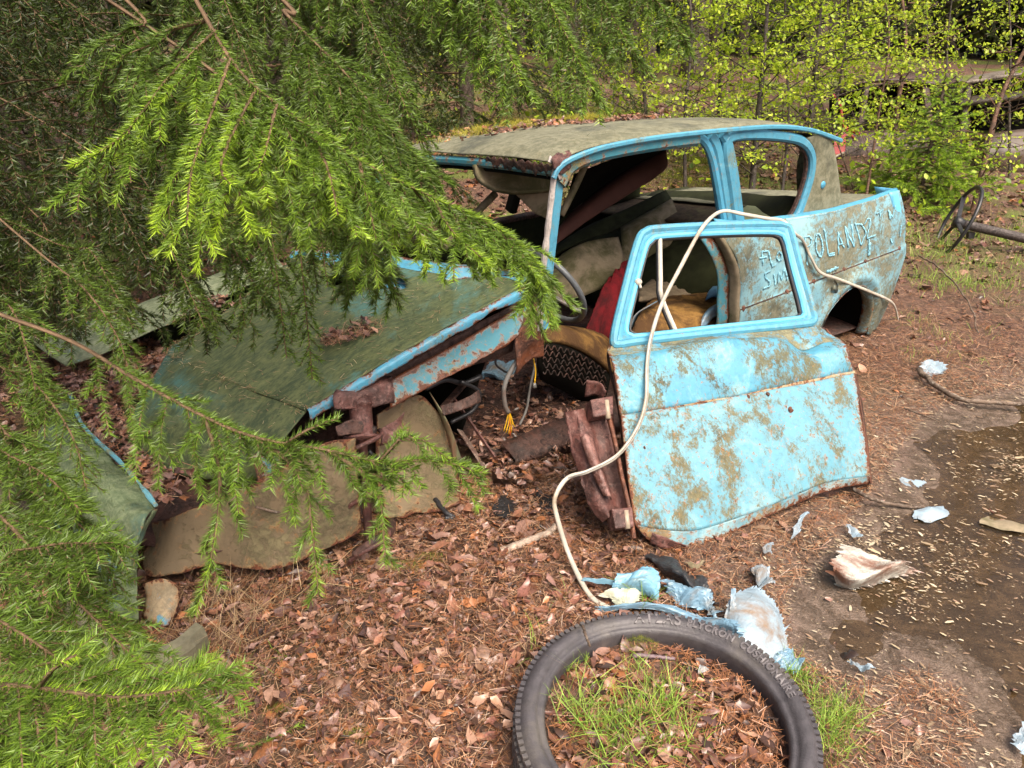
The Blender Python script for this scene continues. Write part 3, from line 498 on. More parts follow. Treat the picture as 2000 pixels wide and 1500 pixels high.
# deck lid and tail, parcel shelf
loft('deck_lid', [[p+A3(0, .075, -.035) for p in finl[9:]], [A3(x, .45, .675) for x in np.linspace(3.2, 3.80, 6)], [A3(x, .9, .625) for x in np.linspace(3.2, 3.80, 6)], [A3(x, 1.36, .57) for x in np.linspace(3.2, 3.76, 6)]], 20, 24, M['roofp'], car, .004, dent=.004, seed=62)
loft('tail_panel', [[A3(3.84, .12, .0), A3(3.86, .7, .0), A3(3.84, 1.36, .0)], [A3(3.93, .12, .38), A3(3.95, .7, .38), A3(3.92, 1.38, .36)], [A3(3.78, .12, .70), A3(3.82, .7, .645), A3(3.76, 1.36, .57)]], 14, 20, M['quarter'], car, .004)
loft('parcel_shelf', [[A3(2.95, .22, .62), A3(2.95, 1.36, .52)], [A3(3.24, .22, .675), A3(3.24, 1.36, .57)]], 6, 12, plain('shelf_litter', (.09, .06, .035), .9, .5, 30, 1.0, stain=(.16, .15, .06), stn=.4), car, .012)
slab('shelf_card', [A3(3.0, .26, .645), A3(3.20, .26, .685), A3(3.20, .52, .665), A3(3.02, .50, .63)], A3(0, 0, .006), plain('pale_green_card', (.34, .38, .20), .8, .3, 12, .2), car)
loft('seat_back', [[A3(2.72, .2, .10), A3(2.72, 1.36, .08)], [A3(2.86, .2, .42), A3(2.80, 1.36, .38)], [cp(1560, 388, 1, .22), cp(1430, 380, 1, .75), cp(1285, 374, 1, 1.33)]], 8, 14, M['dgreen'], car, .03, dent=.01, seed=64)
sweep('belt_rail', [A3(1.3, 1.385, .515), A3(2.2, 1.40, .55), A3(3.1, 1.385, .575)], rect(.05, .03), M['drust'], car, up=(0, 0, 1), n=20)
# inside: visor, hanging lining board, supports, dash
loft('sun_visor', [cy([(925, 322), (1000, 330), (1095, 345)], .50), cy([(935, 352), (1005, 362), (1110, 360)], .48), cy([(968, 372), (1010, 378), (1085, 372)], .46)], 10, 24, M['cream'], car, .02, dent=.004, seed=66)
loft('lining_board', [cy([(1080, 482), (1150, 430), (1215, 388), (1272, 352)], .75), cy([(1085, 455), (1160, 395), (1235, 345), (1303, 325)], .78), cy([(1110, 420), (1180, 365), (1240, 325), (1300, 292)], .85)], 10, 20, M['brownboard'], car, .008, dent=.008, seed=68)
loft('lining_board', [cy([(1095, 428), (1200, 350), (1300, 292)], .86), cy([(1120, 340), (1200, 310), (1280, 285)], .75)], 8, 20, M['dark'], car, .006, dent=.006, seed=69)
tube('roof_stay', cy([(1152, 302), (1125, 362), (1096, 420)], .42), .014, M['cream'], car, n=10)
tube('roof_stay', cy([(866, 486), (915, 432), (968, 378)], .72), .016, M['cream'], car, n=10)
loft('headlining', [cy([(1000, 372), (1040, 372), (1085, 372)], .62), cy([(1020, 392), (1050, 395), (1085, 400)], .62), cy([(1046, 418), (1060, 424), (1078, 432)], .6)], 8, 12, M['cream'], car, .004, dent=.006, seed=70)
loft('dashboard', [cy([(1078, 590), (1130, 580), (1180, 560), (1212, 538)], .62), cy([(1072, 545), (1120, 520), (1170, 515), (1218, 500)], .66), cy([(1075, 520), (1115, 488), (1160, 470), (1208, 462)], .74)], 14, 24, M['cream'], car, .012, dent=.012, seed=72)
loft('trim_card', [cy([(1220, 540), (1270, 500), (1330, 470)], .75), cy([(1214, 470), (1265, 440), (1325, 425)], .85), cy([(1212, 445), (1258, 420), (1312, 388)], .95)], 10, 14, M['cream'], car, .008, dent=.006, seed=74)
loft('trim_card', [cy([(1080, 500), (1140, 470), (1215, 445), (1312, 390)], .97), cy([(1085, 480), (1150, 440), (1220, 410), (1300, 372)], 1.05)], 6, 20, M['dgreen'], car, .008)
# steering wheel, seen from outside through the door opening
sw = bpy.data.objects.new('steering_wheel', None); link(sw, car)
swc = cp(1068, 558, 1, .40); swn = A3(.86, .10, .50); swn /= np.linalg.norm(swn); su = np.cross(swn, A3(0, 1, 0)); su /= np.linalg.norm(su); sv = np.cross(swn, su)
sweep('rim', [swc+(su*math.cos(a)+sv*math.sin(a))*.19 for a in np.linspace(0, 6.283, 60, endpoint=False)], ngon(8, .0125), plain('grey_wheel_rim', (.10, .11, .12), .4, .3), sw, closed=True)
for a in (.6, 2.2, 4.0): sweep('spoke', [swc-swn*.03, swc+(su*math.cos(a)+sv*math.sin(a))*.185], rect(.024, .012), M['grey'], sw)
tube('column', [swc-swn*.02, swc-swn*.2, swc-swn*.45], .02, M['drust'], sw, n=6)
# scratched writing on the quarter panel: bare blue strokes through the lichen
def zq(*pts): return [(1400+a/5., 380+b/5.) for a, b in pts]
def ell(cx, cyy, rx, ry, rot=0, n=14): return [(cx+rx*math.cos(t)*math.cos(rot)-ry*math.sin(t)*math.sin(rot), cyy+rx*math.cos(t)*math.sin(rot)+ry*math.sin(t)*math.cos(rot)) for t in np.linspace(0, 6.283, n)]
GR = [[(885, 600), (862, 420), (905, 405), (932, 440), (915, 495), (872, 512)], ell(1002, 495, 32, 115, -.12), [(1050, 340), (1092, 585), (1155, 570)], [(1092, 600), (1150, 590)], [(1192, 585), (1185, 365), (1245, 525)], [(1190, 490), (1235, 478)], [(1288, 515), (1250, 305), (1345, 525), (1318, 290)],
      [(1412, 495), (1352, 282)], [(1345, 285), (1420, 295), (1460, 370), (1410, 495)], [(1440, 295), (1470, 235), (1500, 240), (1490, 320), (1465, 430), (1555, 395)], [(1492, 470), (1484, 600)], [(1500, 470), (1492, 600)], [(1488, 420), (1486, 500)], [(1560, 190), (1625, 150)], [(1590, 150), (1600, 215)], [(1690, 235), (1676, 150), (1722, 225)], [(1722, 225), (1742, 110)], [(1690, 170), (1700, 240)],
      [(885, 690), (885, 560)], [(1075, 752), (1185, 712)], [(1080, 760), (1170, 728)], [(455, 695), (440, 560), (505, 552)], [(415, 625), (495, 608)], [(505, 555), (545, 705), (578, 685)], ell(612, 605, 24, 42), [(655, 545), (675, 640), (705, 655)], [(690, 560), (705, 720)], [(522, 748), (475, 772), (480, 820), (522, 850), (512, 900), (455, 918)], [(558, 775), (575, 880)], [(598, 870), (608, 752), (640, 840), (660, 715), (682, 800)], [(688, 840), (712, 735), (738, 800)], [(696, 800), (735, 785)], [(1700, 430), (1715, 480)], [(1790, 410), (1800, 300)]]
gm = plain('bare_blue_scratch', (.22, .50, .62), .5, .35, 60, .3, stain=(.16, .2, .16), stn=.34)
for k, st in enumerate(GR):
    V, F = [], []; pts = np.array([qpt(u, v, .006) for u, v in zq(*st)]); pts = lin(pts, max(4, int(len(pts)*6))); pts += rng.normal(0, .0010, pts.shape)
    wv = .0078*(1+.40*np.sin(np.arange(len(pts))*1.7+k))*(1.6 if k in (10, 11, 19) else 1); T = np.gradient(pts, axis=0); N = np.cross(T, A3(0, 1, 0)); N /= np.linalg.norm(N, axis=1, keepdims=True)+1e-9
    n = len(pts); V = list(pts+N*wv[:, None]*.5)+list(pts-N*wv[:, None]*.5); F = [(i, i+1, n+i+1, n+i) for i in range(n-1)]
    mk('scratched_stroke', V, F, gm, quarter, solid=.0008)

# ------------------------------------------------------------------ the loose door, leaning on the body
B0, B1 = gp(1243, 1102), gp(1702, 968); dx = B1-B0; dx /= np.linalg.norm(dx)
r_ = ray(1400, 437); best = None
for t in np.linspace(2.4, 3.6, 400):
    q = CAM+r_*t; h = q-B0; h = h-dx*(h @ dx)
    if best is None or abs(np.linalg.norm(h)-1.12) < best[0]: best = (abs(np.linalg.norm(h)-1.12), h)
dup = best[1]/np.linalg.norm(best[1]); dn = np.cross(dx, dup); dn /= np.linalg.norm(dn)
if dn @ (CAM-B0) < 0: dn = -dn
door = thing('detached_car_door', 'loose pale blue car door with empty window frame, leaning against the wreck', 'car door', B0)
def dd(u, v, off=0.0):
    o = B0+dn*off; r = ray(u, v); return CAM+r*(((o-CAM) @ dn)/(r @ dn))-B0
def drow(px, off=0.0): return [dd(u, v, off) for u, v in px]
rows = [drow([(1262, 1052), (1300, 1068), (1352, 1070), (1420, 1045), (1500, 1008), (1600, 965), (1660, 950), (1700, 945)], .0),
        drow([(1240, 1025), (1300, 1035), (1360, 1035), (1430, 1015), (1510, 985), (1605, 945), (1660, 935), (1699, 930)], .022),
        drow([(1228, 950), (1300, 945), (1370, 935), (1450, 915), (1530, 895), (1610, 872), (1655, 865), (1690, 860)], .045),
        drow([(1218, 870), (1300, 858), (1370, 845), (1450, 830), (1530, 815), (1610, 795), (1645, 790), (1678, 785)], .050),
        drow([(1213, 820), (1300, 806), (1370, 795), (1450, 780), (1530, 764), (1600, 750), (1640, 742), (1670, 736)], .048),
        drow([(1211, 811), (1300, 797), (1370, 786), (1450, 771), (1530, 755), (1600, 741), (1638, 733), (1667, 728)], .036),
        drow([(1209, 802), (1300, 788), (1370, 777), (1450, 762), (1530, 746), (1600, 732), (1636, 724), (1664, 719)], .052),
        drow([(1200, 750), (1290, 735), (1370, 722), (1450, 712), (1530, 706), (1590, 700), (1620, 705), (1652, 700)], .056),
        drow([(1190, 712), (1280, 700), (1360, 680), (1440, 672), (1520, 674), (1565, 690), (1600, 690), (1645, 682)], .044),
        drow([(1187, 698), (1280, 688), (1360, 668), (1440, 662), (1520, 664), (1570, 682), (1604, 672), (1640, 668)], .030),
        drow([(1188, 685), (1280, 676), (1360, 660), (1440, 652), (1520, 648), (1575, 652), (1605, 650), (1630, 655)], .020),
        drow([(1193, 672), (1280, 660), (1360, 652), (1440, 644), (1520, 636), (1575, 632), (1600, 632), (1612, 640)], .018)]
offs = {7: .012, 8: .024, 9: .012, 10: -.008, 11: -.016}                # pressed shoulder under the window ledge
for k, o_ in offs.items(): rows[k] = [p+dn*o_ for p in rows[k]]
for k, a in ((7, -.012), (8, -.034), (9, -.026)): rows[k][5] = rows[k][5]+dn*a; rows[k][6] = rows[k][6]+dn*a*.3
for k, a in ((7, -.006), (8, -.010)): rows[k][1] = rows[k][1]+dn*a
skin = loft('door_skin', rows[5:10], 60, 110, M['door_skin'], door, .004, dent=.0045, dscale=3.5, seed=80, eb='blr')
loft('window_ledge', rows[9:], 24, 110, paint('mossy_ledge_paint', moss=.64, chalk=.4, rust=.46, off=81, scale=6, fine=120, mosscol=(.10, .09, .045), mosscol2=(.22, .20, .11)), door, .004, dent=.002, dscale=5, seed=85, eb='lr')
loft('door_panel', rows[1:6], 62, 110, M['door_low'], door, .004, dent=.0045, dscale=3.5, seed=80, eb='tlr')
loft('rusted_hem', [rows[0], [a*.5+b*.5 for a, b in zip(rows[0], rows[1])], rows[1]], 14, 130, paint('hem_paint', blue=(.11, .27, .34), moss=.50, chalk=.5, pale=(.26, .395, .42), rust=.72, off=88, scale=5.6, fine=100, mosscol=(.13, .09, .04)), door, .004, dent=.004, dscale=8, seed=86, tear=.8, eb='blr')
sweep('trim_groove', [p+dn*.007 for p in rows[5]], rect(.013, .008), paint('groove_paint', moss=.8, chalk=.3, rust=.95, off=77, mosscol=(.2, .17, .09), mosscol2=(.34, .30, .2)), skin, up=dn, n=60)
loft('inner_panel', [drow([(1262, 1050), (1480, 1012), (1695, 944)], -.035), drow([(1225, 850), (1450, 800), (1680, 770)], -.05), drow([(1195, 690), (1400, 650), (1610, 640)], -.035)], 10, 12, M['drust'], door, .003)
loft('door_edge', [drow([(1262, 1050), (1240, 1024), (1228, 950), (1212, 815), (1190, 705), (1192, 675)], .01), drow([(1258, 1050), (1236, 1024), (1224, 950), (1208, 815), (1186, 705), (1189, 675)], -.04)], 5, 40, M['drust'], door, .003, dent=.003, seed=82)
loft('door_edge', [drow([(1700, 945), (1690, 860), (1670, 736), (1650, 690), (1612, 642)], .012), drow([(1703, 945), (1693, 860), (1673, 736), (1653, 690), (1615, 642)], -.04)], 5, 30, M['rust'], door, .003, dent=.003, seed=83)
loft('torn_hem', [drow([(1270, 1060), (1300, 1072), (1345, 1074)], .012), drow([(1274, 1042), (1300, 1050), (1340, 1066)], .04)], 6, 16, M['mrust'], skin, .003, dent=.006, dscale=10, seed=84)
wf = drow([(1199, 660), (1222, 560), (1246, 472), (1262, 452), (1290, 446), (1400, 440), (1500, 438), (1532, 441), (1545, 455), (1562, 520), (1586, 605), (1588, 626), (1560, 634), (1400, 650), (1240, 668), (1212, 672)], .006)
wf2 = drow([(1222, 640), (1236, 575), (1258, 490), (1270, 470), (1292, 462), (1400, 456), (1495, 454), (1522, 457), (1534, 470), (1548, 525), (1568, 600), (1568, 618), (1545, 624), (1400, 640), (1260, 656), (1232, 656)], .0)
sweep('window_frame', wf, rect(.028, .026, .3), M['blue_clean'], door, up=dn, closed=True, n=150)
sweep('window_channel', wf2, rect(.020, .022, .3), paint('channel_paint', moss=.12, chalk=.1, rust=.2, off=61, blue=(.11, .42, .62)), door, up=dn, closed=True, n=150)
fr_ = [cr(wf, 150, True)+dn*.010, (cr(wf, 150, True)+cr(wf2, 150, True))/2+dn*.004, cr(wf2, 150, True)+dn*.006]
mk('frame_plate', np.stack(fr_, 1).reshape(-1, 3), gridF(150, 3, closed_u=True), M['blue_clean'], door, solid=.003)
wf3 = [a+(np.mean(wf2, 0)-a)*.045-dn*.006 for a in wf2]
sweep('window_rubber', wf3, rect(.010, .016, .3), M['black'], door, up=dn, closed=True, n=150)
sweep('quarter_light_bar', drow([(1289, 466), (1290, 540), (1293, 582), (1322, 652)], -.002), rect(.016, .014, .3), M['white'], door, up=dn, n=30)
sweep('quarter_light_seal', drow([(1284, 468), (1285, 540), (1287, 582), (1315, 652)], -.008), rect(.010, .014, .3), M['black'], door, up=dn, n=30)
V, F = lathe([(0, .012), (.012, .01), (.014, -.004), (.006, -.01)], dd(1246, 552, .008), dn, 12); latch = mk('window_latch', V, F, M['white'], door); tube('latch_lever', drow([(1246, 552), (1250, 558), (1251, 563)], .012), .005, M['white'], latch, n=6)
for u, v, r in [(1545, 800, .011), (1310, 776, .010), (1500, 770, .008), (1462, 775, .007), (1258, 875, .006), (1625, 680, .016), (1637, 668, .012)]:
    V, F = lathe([(0, .006), (r*.7, .004), (r, -.002)], dd(u, v, .052 if u < 1600 else .032), dn, 10); V = np.array(V); V += (vnoise(V, 40, u)*.004)[:, None]; mk('rust_blister', V, F, M['rust'], skin)

# rusty hinge pillar lying against the door's edge
hb = gp(1215, 1040); hp = thing('hinge_pillar_scrap', 'dark rusty hinge pillar of torn pressed steel beside the loose door', 'scrap', hb)
def hd_(u, v, off=0.0): return dd(u, v, off)+B0-hb
def hrow(px, off): return [hd_(u, v, off) for u, v in px]
loft('plate', [hrow([(1100, 805), (1112, 870), (1128, 930), (1145, 975), (1160, 1000), (1175, 1022)], -.01), hrow([(1130, 798), (1142, 865), (1160, 930), (1172, 965), (1182, 990), (1192, 1010)], .03), hrow([(1155, 800), (1168, 870), (1186, 940), (1196, 975), (1204, 1000), (1212, 1020)], -.02), hrow([(1195, 795), (1206, 870), (1222, 940), (1230, 985), (1236, 1010), (1240, 1030)], -.01)], 26, 50, M['mrust'], hp, .004, dent=.016, dscale=6, seed=90, tear=.9)
loft('rib', [hrow([(1134, 855), (1146, 890), (1160, 930), (1180, 968)], .05), hrow([(1143, 848), (1158, 890), (1176, 930), (1190, 970)], .07), hrow([(1156, 858), (1168, 895), (1180, 930), (1194, 976)], .045)], 8, 24, rusty('pink_rust', a=(.24, .12, .10), d=(.10, .04, .03), hi=(.36, .24, .22), off=21, rough=.4), hp, .005, dent=.004, seed=91)
for (a, b, c, d) in [((1142, 790), (1186, 782), (1186, 818), (1148, 824)), ((1182, 1000), (1222, 996), (1226, 1034), (1190, 1038))]:
    hg = slab('hinge', [hd_(*q, .0) for q in (a, b, c, d)], dn*.05, M['mrust'], hp, .004)
    q0 = hd_((b[0]+c[0])/2-2, (b[1]+c[1])/2-18, .045); q1 = hd_((b[0]+c[0])/2+2, (b[1]+c[1])/2+18, .045); sweep('hinge_pin', [q0, q1], ngon(10, .009), plain('worn_pin', (.33, .27, .20), .4, .2), hg)
sweep('flange', hrow([(1185, 800), (1200, 860), (1214, 930), (1230, 1000), (1238, 1052)], .03), rect(.012, .018), M['rust'], hp, n=30)
loft('torn_flap', [hrow([(1142, 775), (1165, 772), (1178, 782)], .0), hrow([(1146, 742), (1170, 748), (1184, 765)], .05)], 8, 12, M['mrust'], hp, .003, dent=.01, dscale=9, seed=93)

# ------------------------------------------------------------------ seats and cloth inside
def inthing(name, label, cat, c): return thing(name, label, cat, cw(c))
def W(c, o): return cw(c)-o
so_ = cw((1.9, .3, .04)); s1 = thing('loose_car_seat', 'tipped car seat cushion with ochre top edge and dark sprung underside, in the footwell', 'seat', so_)
def wc(L): return [W(c, so_) for c in L]
loft('cushion', [wc(cy([(1052, 668), (1100, 672), (1150, 695), (1192, 730)], .20)), wc(cy([(1055, 645), (1105, 652), (1155, 672), (1198, 705)], .24)), wc(cy([(1062, 640), (1110, 645), (1160, 662), (1200, 690)], .32)), wc(cy([(1085, 640), (1130, 645), (1180, 655), (1215, 680)], .5))], 14, 24, M['foam'], s1, .03, dent=.006, seed=95)
loft('underside', [wc(cy([(1052, 668), (1100, 674), (1150, 698), (1192, 732)], .205)), wc(cy([(1050, 715), (1100, 735), (1150, 765), (1180, 785)], .22)), wc(cy([(1055, 740), (1100, 762), (1140, 785), (1170, 800)], .26))], 10, 20, M['dark'], s1, .01)
for k in range(5):
    t0 = k/5; pts = []
    for i, s in enumerate(np.linspace(0.02, .97, 60)):
        u = 1058+(1188-1058)*s; v = 678+12*t0*5+s*s*55+5*math.sin(i*1.05+k*1.6); pts.append(W(cp(u, v, 1, .195), so_))
    sweep('seat_spring', pts, ngon(5, .0025), M['drust'], s1)
so_ = cw((2.5, .4, .05)); s2 = thing('torn_seat', 'rotting seat cushion of bare ochre foam with torn blue cover behind the loose door window', 'seat', so_)
loft('foam', [wc([cp(1232, 668, 1, .12), cp(1300, 668, 1, .12), cp(1370, 660, 1, .12), cp(1425, 650, 1, .12)]), wc([cp(1236, 640, 1, .16), cp(1300, 628, 1, .16), cp(1370, 620, 1, .16), cp(1424, 615, 1, .16)]), wc([cp(1262, 606, 1, .30), cp(1310, 600, 1, .30), cp(1370, 592, 1, .30), cp(1422, 588, 1, .30)]), wc([cp(1290, 585, 1, .6), cp(1330, 580, 1, .6), cp(1380, 572, 1, .6), cp(1425, 570, 1, .6)])], 22, 36, M['foam'], s2, .05, dent=.018, dscale=4, seed=97)
loft('torn_cover', [wc(cy([(1365, 655), (1390, 625), (1425, 596)], .10)), wc(cy([(1356, 650), (1378, 612), (1416, 588)], .12)), wc(cy([(1372, 622), (1392, 602), (1424, 590)], .2))], 10, 16, M['vinyl'], s2, .004, dent=.012, dscale=7, seed=98)
loft('torn_cover', [wc(cy([(1228, 650), (1240, 615), (1275, 592)], .17)), wc(cy([(1236, 640), (1250, 610), (1285, 586)], .26))], 8, 14, M['vinyl'], s2, .004, dent=.008, seed=99)
loft('torn_cover', [wc(cy([(1378, 588), (1395, 580), (1420, 586)], .24)), wc(cy([(1384, 568), (1402, 560), (1424, 556)], .3)), wc(cy([(1398, 552), (1410, 550), (1424, 548)], .4))], 8, 12, plain('blue_vinyl_dark', (.10, .25, .42), .4, .3), s2, .004, dent=.01, seed=100)
loft('burlap', [wc(cy([(1248, 585), (1300, 580), (1350, 582)], .45)), wc(cy([(1252, 562), (1300, 555), (1350, 560)], .6)), wc(cy([(1290, 545), (1330, 548), (1360, 560)], .8))], 10, 16, plain('rotten_padding', (.20, .155, .10), .9, .5, 18, 1.0), s2, .02, dent=.02, dscale=6, seed=101)
so_ = cw((1.98, .45, .05))
rc = thing('red_cloth', 'crumpled dark red cloth hanging inside the wreck beside the loose door', 'cloth', so_)
Vr = [wc(cy([(1130, 690), (1160, 690), (1190, 690), (1215, 670)], .42)), wc(cy([(1145, 650), (1168, 640), (1190, 630), (1220, 625)], .45)), wc(cy([(1170, 590), (1185, 575), (1200, 570), (1222, 560)], .5)), wc(cy([(1192, 545), (1205, 530), (1215, 520), (1226, 505)], .56))]
def folds(G):
    G = G.copy(); j = np.linspace(0, 9, G.shape[1]); G += (EY*.5-EX*.5)[None, None, :]*(.022*np.sin(j*1.9)[None, :, None]); return G
loft('cloth', Vr, 24, 40, M['redcloth'], rc, .004, dent=.008, dscale=6, seed=102, bulge=folds)
loft('cloth_fold', [wc(cy([(1066, 655), (1090, 660), (1115, 665)], .30)), wc(cy([(1066, 640), (1090, 636), (1118, 658)], .36))], 8, 16, M['redcloth'], rc, .006, dent=.008, dscale=9, seed=103)

# ------------------------------------------------------------------ white trim strip: ground, over the door, along the tail
cb = gp(1175, 1188)
cpt = [gp(1190, 1188, .010)-cb, gp(1150, 1160, .02)-cb, gp(1112, 1085, .05)-cb, dd(1088, 1010, .03)+B0-cb, dd(1084, 972, .05)+B0-cb, dd(1108, 934, .06)+B0-cb, dd(1150, 920, .085)+B0-cb, dd(1205, 890, .085)+B0-cb, dd(1244, 838, .085)+B0-cb, dd(1262, 780, .085)+B0-cb, dd(1264, 710, .075)+B0-cb, dd(1274, 650, .05)+B0-cb, dd(1295, 588, .04)+B0-cb, dd(1330, 520, .04)+B0-cb, dd(1365, 455, .04)+B0-cb, dd(1390, 424, .03)+B0-cb, dd(1415, 412, .0)+B0-cb, dd(1450, 418, -.01)+B0-cb, dd(1500, 427, -.02)+B0-cb, dd(1530, 432, -.035)+B0-cb, dd(1552, 456, -.05)+B0-cb,
       cw(qpt(1568, 470, .02))-cb, cw(qpt(1585, 505, .02))-cb, cw(qpt(1602, 532, .02))-cb, cw(qpt(1640, 546, .02))-cb, cw(qpt(1700, 570, .02))-cb, cw(qpt(1735, 586, .02))-cb, cw(qpt(1748, 600, .02))-cb, cw(qpt(1755, 628, .03))-cb]
tc_ = thing('trim_strip', 'long white flexible trim strip looped over the loose door and along the tail', 'trim strip', cb)
sweep('strip', cpt, [(a*.9, b) for a, b in ngon(10, .0085, .0055)], M['white'], tc_, n=300, scale=1+.16*vnoise(cr(cpt, 300), 3, 4)+.06*vnoise(cr(cpt, 300), 14, 5))
sweep('strip_groove', [np.array(p)+dn*.0052 for p in cpt[5:12]], rect(.004, .002), M['grey'], tc_, n=80)

# ------------------------------------------------------------------ tyre lying on the ground, with moulded lettering
tcn = A3(.338, 1.235, .0); tyre = thing('tyre', 'worn black car tyre lying flat, filled with soil, leaves and grass', 'tyre', tcn)
TR, TW = .335, .15; tax = A3(.02, -.03, 1); tax /= np.linalg.norm(tax); tu = A3(1, 0, 0)-tax*tax[0]; tu /= np.linalg.norm(tu); tv = np.cross(tax, tu)
prof = [(.270, .070), (.2655, .098), (.269, .108), (.275, .1115), (.281, .1105), (.284, .1165), (.293, .1235), (.305, .1250), (.315, .1205), (.321, .112)]
full = [(.270, .065)]+prof+[(.328, .100), (.332, .05), (.328, .0), (.315, -.03), (.285, -.04), (.270, -.02), (.270, .065)]
n = 180; V = []
for i in range(n):
    a = 2*math.pi*i/n
    for r, h in full: V.append((tu*math.cos(a)+tv*math.sin(a))*r*(1+.012*math.sin(2*a+.5))+tax*(h+.004*math.sin(3*a)))
mk('carcass', V, gridF(n, len(full), closed_u=True), M['rubber'], tyre)
V, F = [], []
def block(c, a, s1_, s2_, s3_):
    e1 = tu*math.cos(a)+tv*math.sin(a); e2 = -tu*math.sin(a)+tv*math.cos(a); b0 = len(V)
    for i in (-1, 1):
        for j in (-1, 1):
            for k in (-1, 1): V.append(c+e1*i*s1_+e2*j*s2_*(1 if i < 0 else .9)+tax*k*s3_)
    F.extend([(b0, b0+1, b0+3, b0+2), (b0+4, b0+6, b0+7, b0+5), (b0, b0+4, b0+5, b0+1), (b0+2, b0+3, b0+7, b0+6), (b0, b0+2, b0+6, b0+4), (b0+1, b0+5, b0+7, b0+3)])
for i in range(120):
    a = 2*math.pi*i/120; e1 = tu*math.cos(a)+tv*math.sin(a); s = 1+.012*math.sin(2*a+.5); w_ = .0062 if i % 2 else .0056
    block(e1*.3235*s+tax*(.1075+.004*math.sin(3*a)), a, .008, w_, .006)
    for hh in (.075, .045, .015): block(e1*.332*s+tax*(hh+.004*math.sin(3*a)), a+(.012 if hh == .045 else 0), .004, w_, .011)
tr = mk('tread', V, F, M['rubber'], tyre, smooth=False); tr['kind'] = 'stuff'
def arctext(txt, size, rad, a_mid, h, dip):
    cu = bpy.data.curves.new('t', 'FONT'); cu.body = txt; cu.size = size; cu.align_x = 'CENTER'; cu.space_character = 1.12; cu.extrude = .0026; cu.offset = .0007
    to = bpy.data.objects.new('t', cu); col.objects.link(to); dg = bpy.context.evaluated_depsgraph_get(); me = bpy.data.meshes.new_from_object(to.evaluated_get(dg)); bpy.data.objects.remove(to)
    co = np.zeros(len(me.vertices)*3); me.vertices.foreach_get('co', co); co = co.reshape(-1, 3); r = rad+co[:, 1]; a = a_mid-co[:, 0]/rad
    hz = np.interp(r, [p[0] for p in prof[2:]], [p[1] for p in prof[2:]])
    Q = (np.outer(np.cos(a)*r*(1+.012*np.sin(2*a+.5)), tu)+np.outer(np.sin(a)*r*(1+.012*np.sin(2*a+.5)), tv))+np.outer(hz+co[:, 2]+.0012+.004*np.sin(3*a), tax)
    me.vertices.foreach_set('co', Q.ravel()); me.update(); me.materials.append(M['rubber_l']); o = bpy.data.objects.new('moulded_lettering', me); link(o, tyre); return o
M['rubber_l'] = plain('tyre_lettering', (.125, .115, .12), .5, .2, 30, .2)
arctext('ATLAS', .037, .285, math.radians(84), .12, 0); arctext('PLYCRON', .024, .288, math.radians(58), .12, 0); arctext('CUSHIONAIRE', .024, .288, math.radians(26), .12, 0)
soil_r = np.linspace(0, .275, 14); V = []; n = 60
for r in soil_r:
    for i in range(n):
        a = 2*math.pi*i/n; q = tu*math.cos(a)*r+tv*math.sin(a)*r; V.append(q+A3(0, 0, .072+.016*vnoise(q[None], 5, 8)[0]-.012*(r/.25)**3))
fs = mk('soil', V, gridF(14, n)+[(k*n+n-1, (k+1)*n+n-1, (k+1)*n, k*n) for k in range(13)], bpy.data.materials['forest_floor'], tyre)

# ------------------------------------------------------------------ torn sheets of blue vinyl and other litter on the ground
def sheet(name, label, cat, px, mat, h=.03, seed=0, thick=.002, nu=10, nv=16, dent=.012, dsc=9, group=None):
    """px: rows of (u, v, height above ground)"""
    R = [[gp(u, v, z) for u, v, z in r] for r in px]; base = np.mean([p for r in R for p in r], 0); base[2] = 0
    R = [[p-base for p in r] for r in R]
    rr_ = np.random.default_rng(seed)
    def crease(G):
        G = G.copy(); ext = np.ptp(G.reshape(-1, 3), axis=0).max(); f = np.zeros(G.shape[:2])
        for _ in range(4):
            d_ = rr_.normal(size=3); d_ /= np.linalg.norm(d_); f += np.abs(((G @ d_)/ext*rr_.uniform(1.0, 2.6)+rr_.uniform()) % 1-.5)-.25
        G[..., 2] += f*dent*2.4; G[..., 0] += np.roll(f, 3, 1)*dent*.9; G += rr_.normal(0, dent*.045, G.shape)
        e_ = np.ones(G.shape[:2]); e_[1:-1, 1:-1] = 0; G[..., :2] += (e_*rr_.normal(0, ext*.022, G.shape[:2]))[..., None]*rr_.normal(0, 1, (1, 1, 2)); return G
    nu, nv = int(nu*1.6), int(nv*1.6)
    o = loft(name, R, nu, nv, mat, None, thick, dent=dent*.35, dscale=dsc, seed=seed, bulge=crease, tear=.5)
    o.location = base; o.data.polygons.foreach_set('use_smooth', np.zeros(len(o.data.polygons), bool)); return tag(o, label, cat, group)
sheet('vinyl_sheet', 'pale blue vinyl sheet draped in a hump beside the tyre', 'vinyl sheet', [[(1415, 1215, .05), (1450, 1260, .045), (1500, 1285, .02), (1540, 1290, .01)], [(1425, 1180, .075), (1462, 1215, .075), (1510, 1240, .05), (1542, 1245, .02)], [(1440, 1160, .07), (1478, 1175, .075), (1515, 1200, .05), (1535, 1225, .02)], [(1462, 1146, .03), (1490, 1150, .04), (1515, 1175, .03), (1525, 1200, .02)]], M['vinylw'], seed=110, nu=22, nv=26, dent=.006)
sheet('vinyl_strip', 'rolled pale blue vinyl strip running along the back of the tyre', 'vinyl strip', [[(1165, 1192, .01), (1240, 1196, .02), (1330, 1206, .02), (1400, 1230, .02), (1445, 1262, .02)], [(1165, 1182, .03), (1240, 1186, .035), (1330, 1194, .04), (1400, 1212, .05), (1440, 1240, .06)], [(1185, 1180, .02), (1250, 1182, .02), (1335, 1186, .03), (1400, 1198, .05), (1430, 1215, .06)]], M['vinyl'], seed=111, nv=30)
